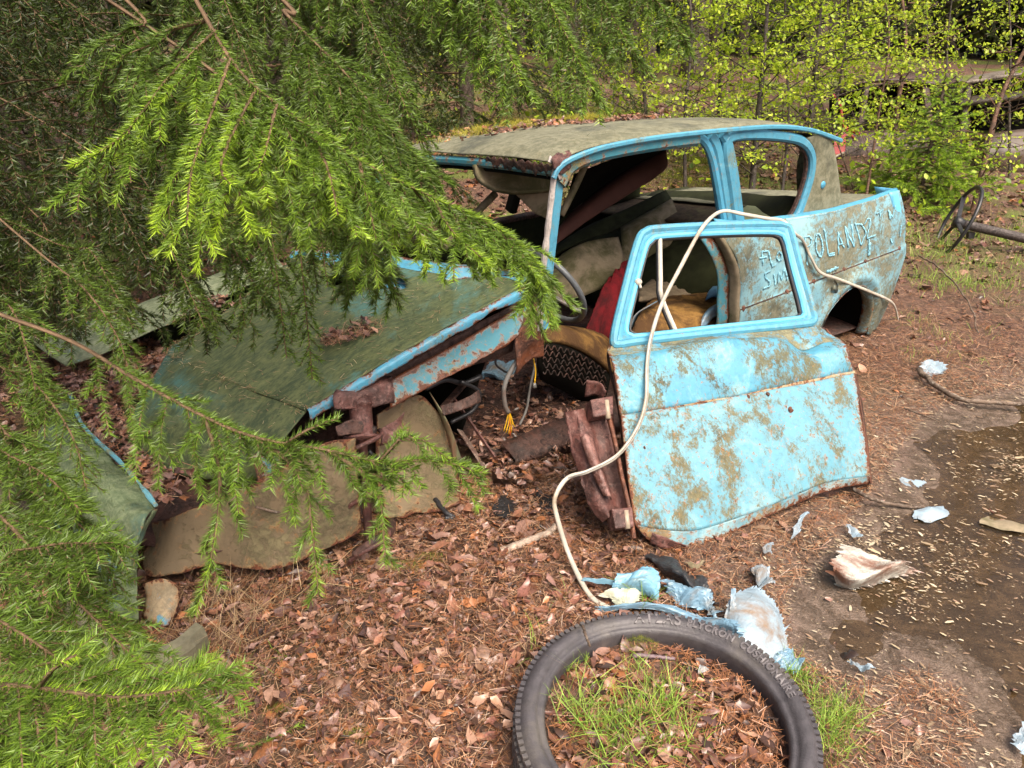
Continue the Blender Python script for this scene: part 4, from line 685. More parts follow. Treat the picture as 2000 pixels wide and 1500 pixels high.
sheet('vinyl_flap', 'teal blue folded vinyl flap with a curled corner beside the tyre', 'vinyl flap', [[(1205, 1160, .02), (1240, 1165, .02), (1285, 1170, .01)], [(1200, 1140, .06), (1245, 1135, .075), (1290, 1155, .05)], [(1210, 1122, .05), (1255, 1112, .06), (1288, 1115, .07)]], plain('teal_vinyl', (.16, .34, .46), .4, .2, 9, .1, stain=(.2, .2, .13), stn=.4), seed=112, nu=14, nv=18)
sheet('vinyl_flap', 'whitish folded vinyl flap lying under the white strip end', 'vinyl flap', [[(1200, 1185, .01), (1230, 1190, .01), (1243, 1180, .01)], [(1195, 1168, .04), (1225, 1162, .05), (1246, 1165, .03)], [(1165, 1160, .04), (1210, 1150, .05), (1240, 1152, .03)]], plain('mouldy_vinyl', (.50, .52, .40), .5, .2, 9, .1, stain=(.25, .2, .12), stn=.4), seed=113, nu=12)
sheet('vinyl_sliver', 'long pointed teal vinyl sliver touching the white strip', 'vinyl sliver', [[(1138, 1136, .03), (1180, 1140, .03), (1215, 1146, .03)], [(1140, 1130, .04), (1182, 1131, .045), (1215, 1132, .05)]], plain('teal_vinyl_2', (.16, .32, .42), .4, .2), seed=114, dent=.004)
sheet('vinyl_strip', 'long blue vinyl strip with jagged end below the black plastic', 'vinyl strip', [[(1292, 1165, .01), (1330, 1180, .02), (1375, 1192, .02), (1392, 1225, .01)], [(1295, 1148, .04), (1335, 1152, .05), (1372, 1168, .04), (1395, 1195, .03)], [(1298, 1138, .03), (1340, 1145, .04), (1376, 1160, .04), (1390, 1180, .03)]], M['vinyl'], seed=115, nu=14, nv=20, dent=.014)
sheet('black_plastic', 'crumpled black plastic strip below the loose door', 'plastic', [[(1262, 1100, .01), (1310, 1135, .01), (1360, 1170, .01), (1400, 1185, .01)], [(1262, 1086, .04), (1312, 1118, .05), (1362, 1152, .05), (1398, 1178, .03)], [(1275, 1082, .02), (1320, 1098, .04), (1370, 1120, .03), (1392, 1160, .02)]], M['black'], seed=116, nu=14, nv=24, dent=.016)
sheet('crumpled_paper', 'white crumpled paper between black plastic and the pale blue sheet', 'paper', [[(1470, 1140, .02), (1490, 1150, .02), (1505, 1155, .01)], [(1466, 1120, .04), (1485, 1125, .05), (1506, 1140, .03)], [(1468, 1108, .02), (1488, 1105, .03), (1500, 1112, .02)]], M['vinylw'], seed=117, nu=12, nv=12, dent=.02, dsc=14)
sheet('vinyl_scrap', 'tattered pale vinyl scrap at the foot of the big blue sheet', 'vinyl scrap', [[(1500, 1296, .01), (1535, 1308, .01), (1562, 1312, .01)], [(1510, 1286, .02), (1540, 1292, .02), (1570, 1295, .01)], [(1535, 1270, .02), (1552, 1272, .02), (1566, 1282, .01)]], M['vinyl'], seed=118, dent=.014, dsc=14)
sheet('vinyl_upright', 'narrow pale strip standing up from the big blue sheet', 'vinyl strip', [[(1418, 1225, .03), (1430, 1226, .03)], [(1426, 1185, .08), (1438, 1186, .08)], [(1428, 1150, .11), (1436, 1148, .115)]], M['vinyl'], seed=119, dent=.003, nv=6)
sheet('plastic_bag', 'dirty white plastic bundle holding brown leaves at the puddle edge', 'plastic bag', [[(1632, 1142, -.02), (1670, 1146, -.02), (1710, 1138, -.02), (1750, 1128, -.02), (1782, 1124, -.02)], [(1622, 1110, .05), (1670, 1126, .06), (1712, 1118, .055), (1750, 1108, .04), (1780, 1112, .0)], [(1634, 1086, .055), (1675, 1095, .045), (1712, 1098, .04), (1745, 1102, .05), (1768, 1100, .05)], [(1650, 1070, .04), (1680, 1082, .03), (1715, 1092, .03), (1740, 1096, .04), (1765, 1096, .05)], [(1652, 1072, -.02), (1690, 1085, -.02), (1720, 1095, -.02), (1745, 1100, -.02), (1770, 1105, -.02)]], plain('dirty_plastic', (.56, .56, .50), .4, .2, 12, .2, stain=(.17, .08, .05), stn=.50), seed=120, nu=20, nv=30, dent=.008, dsc=10)
for i, (px, lab) in enumerate([([[(1783, 1012, 0), (1810, 1020, 0), (1850, 1010, 0)], [(1785, 998, .01), (1815, 1000, .012), (1852, 1002, 0)], [(1800, 993, .0), (1825, 990, .0), (1840, 990, 0)]], 'fan-shaped white scrap floating beside the dark stick end'),
                               ([[(1912, 1022, 0), (1960, 1036, 0), (2003, 1044, 0)], [(1914, 1014, .004), (1960, 1024, .004), (2003, 1034, 0)], [(1930, 1006, 0), (1950, 1010, 0), (2000, 1026, 0)]], 'long pale wedge-shaped scrap floating on the puddle'),
                               ([[(1740, 940, 0), (1775, 952, 0), (1800, 950, 0)], [(1762, 934, .004), (1790, 938, .004), (1812, 940, 0)]], 'pale film scrap floating near the door corner'),
                               ([[(1652, 1030, .005), (1668, 1042, .005), (1684, 1050, .005)], [(1658, 1020, .012), (1672, 1030, .012), (1686, 1046, .005)]], 'small white shard lying below the dark stick'),
                               ([[(1546, 1050, .01), (1560, 1042, .01)], [(1556, 1020, .02), (1572, 1010, .02)], [(1566, 1006, .02), (1580, 1003, .02)]], 'thin pale blue flake just under the door hem'),
                               ([[(1490, 1082, .01), (1506, 1082, .01)], [(1492, 1070, .03), (1508, 1068, .03)], [(1500, 1060, .02), (1510, 1060, .02)]], 'small rolled pale blue tube of vinyl under the door'),
                               ([[(1335, 1105, .015), (1355, 1112, .015), (1372, 1108, .012)], [(1345, 1098, .03), (1360, 1100, .03), (1376, 1100, .015)]], 'cream paper scrap behind the black plastic'),
                               ([[(1655, 1290, .0), (1675, 1300, .0), (1700, 1312, .0)], [(1658, 1286, .005), (1680, 1296, .006), (1706, 1306, 0)]], 'narrow white sliver on the mud beside the grass'),
                               ([[(1980, 1450, .0), (2010, 1475, .0)], [(1982, 1436, .006), (2030, 1400, .006)]], 'pale blue triangular sheet corner on the mud'),
                               ([[(1798, 722, .0), (1820, 732, .0), (1848, 728, .0)], [(1800, 708, .03), (1825, 702, .03), (1850, 712, .01)]], 'white rag beside the curved root stick')]):
    sheet('vinyl_scrap', lab, 'scrap', [[(u, v, z+(WZ+.004 if i < 3 else .006)) for u, v, z in r] for r in px], M['vinylw'] if i not in (1, 6) else M['cream'], seed=130+i, nu=8, nv=10, dent=.004 if i < 3 else .008, dsc=14, thick=.0015)
wt = cw(cp(1368, 1305, 2, 0)); sheet('vinyl_chip', 'small pale blue chip lying on the soil inside the tyre', 'scrap', [[(1362, 1318, .085), (1372, 1316, .085)], [(1366, 1298, .09), (1384, 1306, .085)]], M['vinylw'], seed=150, nu=5, nv=5, dent=.002, thick=.001)
# blue scraps and bits behind the wing rail
sheet('vinyl_scrap', 'folded pale blue vinyl scrap under the wing rail by the rusty angle bars', 'scrap', [[(935, 760, .02), (965, 750, .02), (1010, 748, .02)], [(938, 735, .08), (968, 728, .10), (1000, 735, .07)], [(955, 715, .06), (985, 708, .08), (1015, 715, .05)]], M['vinyl'], seed=151, nu=12, nv=14, dent=.02)
sheet('rubber_mat', 'torn black bitumen mat half buried in the leaves', 'mat', [[(955, 1005, .008), (1020, 1028, .008), (1060, 1040, .008)], [(975, 975, .02), (1030, 990, .025), (1085, 1005, .012)], [(1000, 945, .008), (1040, 955, .02), (1075, 975, .008)]], plain('wet_bitumen', (.02, .019, .019), .25, .4, 25, .8), seed=152, nu=14, nv=18, dent=.012, dsc=10)
# ------------------------------------------------------------------ small scrap: angle bars, pipe, wiring, sticks
def stick(name, label, cat, px, r, mat, sides=7, taper=.4, wob=.006, n=26, seed=0):
    pts = [gp(u, v, z) for u, v, z in px]; b = pts[0].copy(); b[2] = 0; Q = cr([p-b for p in pts], n); Q = Q+np.random.default_rng(seed).normal(0, wob, Q.shape)*[[1, 1, .3]]
    o = sweep(name, Q, ngon(sides, r), mat, None, scale=np.linspace(1, 1-taper, n)); o.location = b; return tag(o, label, cat)
ab = gp(975, 925); o = sweep('angle_bar', [gp(880, 775, .20)-ab, gp(982, 922, .02)-ab], [(-.014, 0), (-.014, .003), (-.003, .003), (-.003, .014), (0, .014), (0, 0)], M['mrust'], None, up=(0, 0, 1), smooth=False); o.location = ab; tag(o, 'narrow rusty angle bar leaning down to the leaves beside the tan panel', 'metal bar')
ab = gp(945, 918); o = sweep('flat_bar', [gp(898, 840, .10)-ab, gp(955, 925, .015)-ab], rect(.034, .005), rusty('grey_rust', a=(.22, .16, .13), d=(.12, .06, .045), hi=(.36, .31, .25), off=30), None, up=(.7, 0, .7)); o.location = ab; tag(o, 'broad grey rusted flat bar under the narrow angle bar', 'metal bar')
ab = gp(860, 800); o = sweep('angle_bar', [gp(862, 800, .20)-ab, gp(960, 690, .28)-ab], rect(.03, .012), M['drust'], None, up=(0, 0, 1)); o.location = ab; tag(o, 'dark rusted brace running up under the wing rail', 'metal bar')
ab = gp(1050, 860); o = sweep('rocker_bar', [gp(1025, 770, .05)-ab, gp(1110, 810, .04)-ab, gp(1170, 850, .03)-ab], rect(.05, .03), M['drust'], None, up=(0, 0, 1), n=14); o.location = ab; tag(o, 'dark rusted sill rail below the tipped seat', 'metal bar')
stick('black_pipe', 'short black plastic pipe lying on the leaf litter under the wreck', 'pipe', [(1008, 860, .025), (1045, 842, .025), (1084, 824, .025)], .013, M['black'], 12, 0, .0005)
stick('bent_hose', 'thin black hose lying beside the curved tan panel', 'hose', [(850, 975, .03), (870, 1000, .02), (885, 1010, .01), (870, 1012, .01)], .009, M['black'], 9, .2, .001)
wl = gp(995, 850); wi = thing('wiring_loom', 'hanging grey wiring loom ending in splayed yellow wires', 'wiring', cw(cp(990, 840, 1, .15)))
wlo = cw(cp(990, 840, 1, .15))
def wy_(L, y=.15): return [cw(c)-wlo for c in cy(L, y)]
tube('sheath', wy_([(1020, 690), (1000, 720), (985, 755), (986, 790), (993, 806)]), .009, M['grey'], wi)
tube('sheath', wy_([(1045, 710), (1035, 760), (1028, 800), (1015, 830)], .2), .005, M['grey'], wi)
tube('sheath', wy_([(975, 690), (968, 710), (985, 725), (1000, 730)], .2), .004, M['black'], wi)
for k, (a, b) in enumerate([((990, 820), (984, 842)), ((994, 822), (988, 845)), ((997, 824), (993, 848)), ((1000, 820), (998, 846)), ((1002, 826), (1006, 834)), ((996, 828), (996, 852))]): tube('wire', wy_([(993, 802), a, b]), .0022, M['yellow'] if k != 5 else M['orange'], wi, n=8, k=5)
tube('wire', wy_([(1042, 700), (1046, 725), (1044, 750)], .18), .0028, M['yellow'], wi, n=10, k=5); V, F = lathe([(0, 0), (.006, 0), (.01, .018), (0, .02)], wy_([(1044, 748)], .18)[0], A3(0, 0, -1), 8); mk('connector', V, F, M['grey'], wi)
stick('root_stick', 'dark curved root stick from the door corner into the puddle', 'stick', [(1668, 956, .02), (1690, 968, .025), (1720, 980, .01), (1760, 988, -.01), (1808, 992, -.015)], .009, M['stick'], 7, .55, .002, seed=2)
stick('root_stick', 'long branching dark stick lying across the mud beyond the loose door', 'stick', [(1792, 720, .03), (1830, 755, .02), (1880, 780, .015), (1940, 786, .02), (2060, 790, .02)], .014, M['stick'], 7, .4, .003, seed=3)
stick('thin_stick', 'thin curved bramble stem arching on the bank behind the tail', 'stick', [(1795, 500, .02), (1830, 520, .05), (1870, 560, .06), (1900, 610, .04), (1910, 650, .005)], .006, M['stick'], 6, .4, .003, seed=4)
stick('thin_stick', 'short straight twig on the red needles behind the door', 'stick', [(1765, 797, .01), (1800, 810, .012), (1835, 824, .01)], .004, M['stick'], 6, .4, .001, seed=5)
stick('weathered_log', 'pale weathered strip of bark lying in the leaves below the door', 'bark', [(975, 1080, .006), (1020, 1062, .014), (1070, 1040, .014), (1085, 1025, .006)], .014, plain('pale_bark', (.36, .28, .22), .85, .5, 40, 1.0), 6, .3, .003, seed=6)
stick('thin_stick', 'short dark twig leaning on the tyre sidewall', 'stick', [(1138, 1222, .16), (1146, 1245, .16), (1152, 1262, .13)], .004, M['stick'], 6, .3, .001, seed=7)
stick('thin_stick', 'purple grey twig lying on the soil inside the tyre', 'stick', [(1238, 1280, .085), (1280, 1282, .09), (1318, 1288, .085)], .006, plain('purple_bark', (.16, .11, .12), .6, .3, 30, .4), 6, .3, .001, seed=8)
# ------------------------------------------------------------------ steering column and wheel standing in the grass on the right
sb = tg(1850, 492); scn = thing('steering_column', 'bare black steering wheel on its rusty column, propped in the grass', 'steering wheel', sb)
dpt = (sb-CAM) @ Fv; wcn = dp(1870, 434, dpt+.05)-sb; top = dp(1893, 374, dpt+.1)-sb
e1 = top-wcn; R_ = np.linalg.norm(e1); e1 /= R_; e2 = A3(.30, .95, .05); e2 -= e1*(e2 @ e1); e2 /= np.linalg.norm(e2); en = np.cross(e1, e2); en = en if en[0] > 0 else -en
sweep('rim', [wcn+(e1*math.cos(a)+e2*math.sin(a))*R_ for a in np.linspace(0, 6.283, 60, endpoint=False)], ngon(8, .013), M['black'], scn, closed=True)
for a in (.25, 1.9, 3.9): sweep('spoke', [wcn, wcn+(e1*math.cos(a)+e2*math.sin(a))*R_], rect(.03, .012), M['black'], scn)
V, F = lathe([(0, -.03), (.04, -.025), (.045, .0), (.03, .06), (0, .06)], wcn, en, 16); mk('hub', V, F, M['black'], scn)
ce = dp(2060, 480, dpt-.15)-sb
sweep('column_tube', [wcn+en*.03, wcn+(ce-wcn)*.5, ce], ngon(12, .034), rusty('column_rust', a=(.06, .045, .04), d=(.03, .024, .022), hi=(.14, .11, .10), off=3), scn, n=10)
slab('bracket', [wcn+en*.10+A3(-.02, -.03, -.03), wcn+en*.10+A3(.03, -.03, -.03), wcn+en*.10+A3(.03, -.03, -.075), wcn+en*.10+A3(-.01, -.03, -.075)], A3(0, .04, 0), M['black'], scn)
# ------------------------------------------------------------------ scatter helper: many small copies of templates in one mesh
def rotm(yaw, tilt, roll):
    cy_, sy = np.cos(yaw), np.sin(yaw); ct, st = np.cos(tilt), np.sin(tilt); c, s = np.cos(roll), np.sin(roll); o, z = np.ones_like(yaw), np.zeros_like(yaw)
    Rz = np.stack([np.stack([cy_, -sy, z], -1), np.stack([sy, cy_, z], -1), np.stack([z, z, o], -1)], -2)
    Rx = np.stack([np.stack([o, z, z], -1), np.stack([z, ct, -st], -1), np.stack([z, st, ct], -1)], -2)
    Ry = np.stack([np.stack([c, z, s], -1), np.stack([z, o, z], -1), np.stack([-s, z, c], -1)], -2)
    return Rz @ Rx @ Ry
def scatter(name, tmpl, pos, R, scl, cols, mat, parent=None, kind='stuff'):
    """tmpl: list of (V, F quads); every instance picks one"""
    n = len(pos); pick = np.arange(n) % len(tmpl); Vs, Fs, Cs, b = [], [], [], 0
    for k, (V, F) in enumerate(tmpl):
        idx = np.where(pick == k)[0]
        if not len(idx): continue
        s = scl[idx]; s = s[:, None, None] if s.ndim == 1 else s[:, None, :]
        W_ = np.einsum('nij,nvj->nvi', R[idx], np.asarray(V)[None]*s)+pos[idx][:, None]
        Vs.append(W_.reshape(-1, 3)); Fs.append((np.asarray(F)[None]+(np.arange(len(idx))*len(V))[:, None, None]+b).reshape(-1, len(F[0]))); Cs.append(np.repeat(cols[idx], len(V), 0)); b += W_.shape[0]*W_.shape[1]
    o = mk(name, np.vstack(Vs), np.vstack(Fs), mat, parent, cols=np.vstack(Cs))
    if kind: o['kind'] = kind
    return o
def leaf_t(wd, curl, fold, tip, seed):                           # dead leaf, unit length, 3x5 grid
    r = np.random.default_rng(seed); V = []
    for i, t in enumerate(np.linspace(0, 1, 4)):
        w_ = wd*(math.sin(math.pi*min(1, t**tip*.96+.03))+.02)*(1+.15*r.normal())
        for s in (-1, 0, 1): V.append((s*w_*.5*(1+.28*r.normal()*abs(s)), t-.5+.05*r.normal()*abs(s), curl*(t-.5)**2+fold*abs(s)*w_*.5+.09*r.normal()))
    return np.array(V), np.array([(i*3+j, i*3+j+1, i*3+j+4, i*3+j+3) for i in range(3) for j in range(2)])
def blade_t(bend, w_=.03, n=4):
    V = []
    for i in range(n):
        t = i/(n-1); y = bend*t*t; z = t*(1-.35*bend*t); ww = w_*(1-t**1.5*.95)
        V += [(-ww/2, y, z), (ww/2, y, z)]
    return np.array(V), np.array([(2*i, 2*i+1, 2*i+3, 2*i+2) for i in range(n-1)])
NEED = (np.array([(-.025, -.5, 0), (.025, -.5, 0), (.02, .5, .03), (-.02, .5, .03), (0, 0, .05)]), np.array([(0, 1, 2, 3)]))
LITK = 1.0
def pal(n, cols_, r, j=.25):
    c = np.array(cols_)[r.integers(0, len(cols_), n)]; return c*r.uniform(1-j, 1+j, (n, 1))*LITK
def sample(n, cx, cyy, s0, r, y0=.75):                            # ground points thinning out with distance
    rr = s0*np.sqrt(-2*np.log(1-r.random(n)*.995)); a = r.uniform(0, 6.283, n); P = np.stack([cx+rr*np.cos(a)*1.3, cyy+rr*np.sin(a)], 1)
    return P[(P[:, 1] > y0)]
LEAFT = [leaf_t(.62, .25, .25, 1, 1), leaf_t(.75, -.3, .12, .8, 2), leaf_t(.5, .6, .5, 1, 3), leaf_t(.8, .15, -.15, .75, 4), leaf_t(.66, -.2, .3, .9, 5), leaf_t(.35, .7, .6, 1.1, 6), leaf_t(.9, -.4, .2, .7, 7), leaf_t(.28, .2, .9, 1, 8)]
LPAL = [(.22, .11, .08), (.30, .175, .135), (.16, .075, .05), (.33, .195, .135), (.07, .038, .027), (.25, .15, .12), (.22, .095, .07), (.40, .23, .15), (.34, .14, .06), (.26, .15, .125), (.28, .13, .08), (.12, .066, .056), (.045, .026, .018), (.14, .06, .04)]
def incar(P2, pad=0.0):
    c = (np.c_[P2, np.zeros(len(P2))]-ORG) @ CM.T; return (c[:, 0] > .15-pad) & (c[:, 0] < 3.8) & (c[:, 1] > .12-pad) & (c[:, 1] < 1.38)
def intyre(P2): return np.hypot(P2[:, 0]-tcn[0], P2[:, 1]-tcn[1]) < .345
def litter_leaves(n, cx, cyy, s0, size, name, seed, pudkeep=.03):
    r = np.random.default_rng(seed); P2 = sample(n, cx, cyy, s0, r); sd_ = sdpoly(P2, PUD); keep = (~intyre(P2)) & (~incar(P2)) & ((sd_ < -.25+.2*r.random(len(P2))) | (r.random(len(P2)) < pudkeep)) & (r.random(len(P2)) < 1-.75*sst(sd_, -.7, -.2)) & (r.random(len(P2)) < 1-.8*sst(P2[:, 0]-.25*P2[:, 1], .35, .9)*(1-sst(P2[:, 1], 4.6, 5.6))); P2 = P2[keep]; m = len(P2)
    z = gh(P2[:, 0], P2[:, 1])+.003+.009*r.random(m)
    return scatter(name, LEAFT, np.c_[P2, np.maximum(z, np.where(sd_[keep] > 0, WZ+.002, -9))], rotm(r.uniform(0, 6.28, m), r.normal(0, .22, m), r.normal(0, .22, m)), size*np.exp(r.normal(-.25, .45, m)), pal(m, LPAL, r, .35), M['litter'])
LITK = .84
o = litter_leaves(44000, -.2, 1.6, 1.25, .027, 'leaf_litter', 11); tag(o, 'brown dead leaves carpeting the forest floor', 'leaf litter')
o = litter_leaves(20000, 1.0, 6.0, 2.6, .055, 'leaf_litter', 12); tag(o, 'brown dead leaves on the bank behind the wreck', 'leaf litter')
# single leaves, the ones that show largest
r = np.random.default_rng(21); lmes = []
for k, (V, F) in enumerate(LEAFT):
    for c in range(4):
        oo = mk('leaf', V, F, M['litter'], cols=np.tile(np.array(LPAL[(k*4+c*2) % 9])*1.1, (len(V), 1))); lmes.append(oo.data); bpy.data.objects.remove(oo)
cnt = 0
while cnt < 230:
    x, y = r.uniform(-1.1, .45), r.uniform(.95, 2.1)
    if incar(np.array([[x, y]]), .1)[0] or r.random() < .3*(x > 0) or intyre(np.array([[x, y]]))[0]: continue
    l = bpy.data.objects.new('leaf', lmes[cnt % len(lmes)]); link(l, g); l.location = (x, y, float(gh(x, y)[0])+.014); l.rotation_euler = (r.normal(0, .25), r.normal(0, .25), r.uniform(0, 6.28)); l.scale = [.040*r.uniform(.7, 1.25)]*3; cnt += 1
# fallen needles everywhere, denser in drifts
def needle_litter(n, cx, cyy, s0, L, name, seed, lab):
    r = np.random.default_rng(seed); P2 = sample(n, cx, cyy, s0, r); sd_ = sdpoly(P2, PUD); P2 = P2[(~intyre(P2)) & (~incar(P2)) & (sd_ < -.02)]; m = len(P2)
    z = gh(P2[:, 0], P2[:, 1])+.006+.014*r.random(m)**2
    o = scatter(name, [(NEED[0][:4], NEED[1])], np.c_[P2, z], rotm(r.uniform(0, 6.28, m), r.normal(0, .22, m), r.uniform(-.6, .6, m)), np.stack([L*.8*np.ones(m), L*r.uniform(.3, 1.5, m), np.full(m, L)], 1), pal(m, [(.33, .14, .06), (.24, .10, .045), (.36, .20, .105), (.14, .07, .04), (.44, .28, .17)], r, .3), M['litter']); return tag(o, lab, 'needle litter')
needle_litter(120000, .0, 1.7, 1.1, .036, 'needle_litter', 31, 'fallen rust-coloured needles scattered over the leaves')
needle_litter(42000, 1.8, 3.2, 1.0, .042, 'needle_litter', 32, 'fallen needles on the mud and bank behind the loose door')
# drifts lying on the wreck: nose, engine bay, bonnet, roof
def drift(poly, zf, n, seed, lab, leaves=.35, L=.030):
    r = np.random.default_rng(seed); poly = np.array(poly); lo, hi = poly.min(0), poly.max(0); P2 = r.uniform(lo, hi, (n, 2)); d = sdpoly(P2, poly); P2 = P2[(d > 0) | (r.random(n) < np.exp(d/.03))*(d > -.08)]; m = len(P2)
    W3 = np.array([cw((a, b, zf(a, b))) for a, b in P2]); W3[:, 2] += .02*r.random(m)**1.5*(1+vnoise(W3, 2, seed)); k = int(m*leaves)
    V1, F1 = LEAFT[0]; tm = [(LEAFT[i][0], LEAFT[i][1]) for i in range(3)]
    o = scatter('needle_drift', tm, W3[:k], rotm(r.uniform(0, 6.28, k), r.normal(0, .3, k), r.normal(0, .3, k)), L*1.1*r.uniform(.5, 1.3, k), pal(k, LPAL, r), M['litter'])
    o2 = scatter('needle_drift', [(NEED[0][:4], NEED[1])], W3[k:], rotm(r.uniform(0, 6.28, m-k), r.normal(0, .3, m-k), r.uniform(-.6, .6, m-k)), np.stack([np.full(m-k, L), L*r.uniform(.5, 1.6, m-k), np.full(m-k, L)], 1), pal(m-k, [(.40, .20, .11), (.30, .14, .08), (.45, .28, .17)], r), M['litter'])
    tag(o, lab+', leaves', 'litter'); tag(o2, lab+', needles', 'litter')
def cpl(L, z): return [cp(u, v, 2, z)[:2] for u, v in L]
drift(cpl([(105, 705), (300, 668), (330, 700), (240, 800), (235, 880), (330, 940), (330, 985), (290, 985), (225, 905), (150, 835), (140, 770)], .31), lambda a, b: .315, 6500, 41, 'brown debris heaped in the crushed nose of the wreck')
hz = lambda a, b: float(np.interp(a, [.43, .72, 1.05, 1.3], [.44, .525, .60, .645]))+.012
drift(cpl([(632, 662), (680, 640), (735, 633), (742, 645), (690, 662), (640, 676)], .575), lambda a, b: .572, 700, 42, 'small heap of debris on the mossy hood', .08, .026)
drift(cpl([(375, 600), (420, 578), (440, 585), (395, 612)], .53), lambda a, b: .53, 240, 43, 'scatter of debris at the far hood edge', .3, .026)
rz_ = lambda a, b: float(np.interp(a, [1.6, 1.8, 2.05, 2.4, 2.75, 3.0, 3.23], [1.085, 1.123, 1.135, 1.135, 1.125, 1.095, 1.04])+np.interp(b, [.115, .17, .32, .62, .95, 1.2], [0, .010, .012, -.012, -.050, -.095]))+.004
drift([(1.62, .72), (2.6, .5), (2.7, 1.15), (1.6, 1.15)], rz_, 2000, 44, 'debris caught on the wreck roof', .35, .03)
drift(cpl([(940, 720), (1060, 720), (1130, 790), (1090, 900), (1000, 960), (900, 860), (870, 800)], .03), lambda a, b: .045, 3000, 45, 'debris on the bare floor inside the wreck', .35)
# soil in the tyre
r = np.random.default_rng(51); m = 2600; a = r.uniform(0, 6.28, m); q = .257*np.sqrt(r.random(m)); Pt = np.c_[tcn[0]+q*np.cos(a), tcn[1]+q*np.sin(a), .078+.014*r.random(m)-.012*(q/.25)**3]
o = scatter('tyre_litter', LEAFT, Pt[:420], rotm(r.uniform(0, 6.28, 420), r.normal(0, .3, 420), r.normal(0, .3, 420)), .036*r.uniform(.5, 1.4, 420), pal(420, LPAL, r), M['litter']); tag(o, 'brown leaves lying on the soil inside the tyre', 'leaf litter')
o = scatter('tyre_litter', [(NEED[0][:4], NEED[1])], Pt[420:], rotm(r.uniform(0, 6.28, m-420), r.normal(0, .3, m-420), r.uniform(-.6, .6, m-420)), np.stack([np.full(m-420, .03), .034*r.uniform(.5, 1.6, m-420), np.full(m-420, .03)], 1), pal(m-420, [(.40, .18, .08), (.3, .13, .06)], r), M['litter']); tag(o, 'fallen needles on the soil inside the tyre', 'needle litter')
# floating scales and seeds on the puddle and the drying mud round it
r = np.random.default_rng(61); P2 = np.stack([r.uniform(.55, 3.4, 120000), r.uniform(.6, 3.6, 120000)], 1); sd_ = sdpoly(P2, PUD); cl = vnoise(np.c_[P2, 0*P2[:, :1]], 1.1, 6); keep = (sd_ > -.30) & (r.random(120000) < np.where(sd_ > 0, 0.10+.70*sst(cl+.5*vnoise(np.c_[P2, 0*P2[:, :1]], 4, 66), -.15, .75), .50*sst(sd_, -.35, 0))); P2 = P2[keep]; m = len(P2)
z = np.maximum(gh(P2[:, 0], P2[:, 1])+.006, WZ+.003)
FLK = (np.array([(-.22, -.5, 0), (.22, -.5, 0), (.30, .1, .04), (.1, .5, 0), (-.1, .5, 0), (-.3, .1, .04)]), np.array([(0, 1, 2, 5), (2, 3, 4, 5)]))
o = scatter('floating_scales', [FLK], np.c_[P2, z], rotm(r.normal(1.15, .55, m), r.normal(0, .1, m), r.normal(0, .1, m)), .0095*np.exp(r.normal(-.35, .6, (m, 1)))*np.array([[.55, 1, 1]]), pal(m, [(.45, .36, .23), (.34, .25, .155), (.52, .44, .31), (.22, .15, .09), (.30, .2, .13)], r), M['fleck']); tag(o, 'pale bud scales and seeds floating on the brown puddle', 'plant debris')
LITK = 1.0
# ------------------------------------------------------------------ grass, dry straw, moss
BL = [blade_t(.25), blade_t(.6), blade_t(.9), blade_t(1.25)]; BM = [blade_t(.6, .05, 2), blade_t(.9, .05, 3)]
def tuft(name, lab, spots, nper, hgt, spread, cols_, seed, z0=None, lean=.25, wd=1.0, kind='stuff', group=None):
    r = np.random.default_rng(seed); pos, n = [], 0
    for (x, y) in spots: k = int(nper*r.uniform(.6, 1.4)); pos.append(np.c_[x+r.normal(0, spread, k), y+r.normal(0, spread, k)])
    P2 = np.vstack(pos); m = len(P2); z = (gh(P2[:, 0], P2[:, 1]) if z0 is None else np.full(m, z0))-.004
    o = scatter(name, BL, np.c_[P2, z], rotm(r.uniform(0, 6.28, m), r.normal(0, lean, m), r.normal(0, lean, m)), np.stack([hgt*wd*np.ones(m), hgt*r.uniform(.5, 1.2, m), hgt*r.uniform(.4, 1.3, m)], 1), pal(m, cols_, r, .2), M['grass'], kind=kind); return tag(o, lab, 'grass', group)
GRN = [(.20, .33, .045), (.27, .42, .06), (.34, .48, .08), (.16, .27, .04)]; DRY = [(.42, .30, .16), (.50, .38, .22), (.34, .23, .12), (.40, .27, .17)]
gq = lambda L: [gp(u, v)[:2] for u, v in L]; gt = lambda L: [gp(u, v, .07)[:2] for u, v in L]
tuft('grass_tuft', 'fresh green grass growing from the soil inside the tyre', gt([(1130, 1400), (1180, 1420), (1240, 1400), (1280, 1380), (1320, 1420), (1270, 1460), (1200, 1470), (1140, 1380), (1340, 1450), (1230, 1440), (1290, 1350)]), 66, .10, .028, GRN+GRN+DRY[:1], 71, .070, .48, 1.0)
tuft('grass_tuft', 'small bright grass clumps at the back of the soil inside the tyre', gt([(1240, 1312), (1352, 1335), (1112, 1310), (1140, 1290)]), 30, .06, .012, GRN, 72, .070, .35)
tuft('grass_patch', 'lush green grass between the tyre and the puddle', gq([(1550, 1320), (1570, 1345), (1600, 1370), (1630, 1390), (1650, 1410), (1610, 1420), (1640, 1380), (1560, 1300), (1630, 1470), (1620, 1440)]), 60, .07, .022, GRN, 73, None, .35)
tuft('grass_patch', 'thin grass blades left of the tyre', gq([(1040, 1270), (1050, 1240), (1045, 1300), (1098, 1170), (1030, 1320)]), 10, .07, .014, GRN+DRY, 74, None, .2)
tuft('grass_tuft', 'few tall grass blades standing in the torn vinyl', gq([(1255, 1185), (1262, 1190)]), 7, .11, .006, GRN, 75, None, .12)
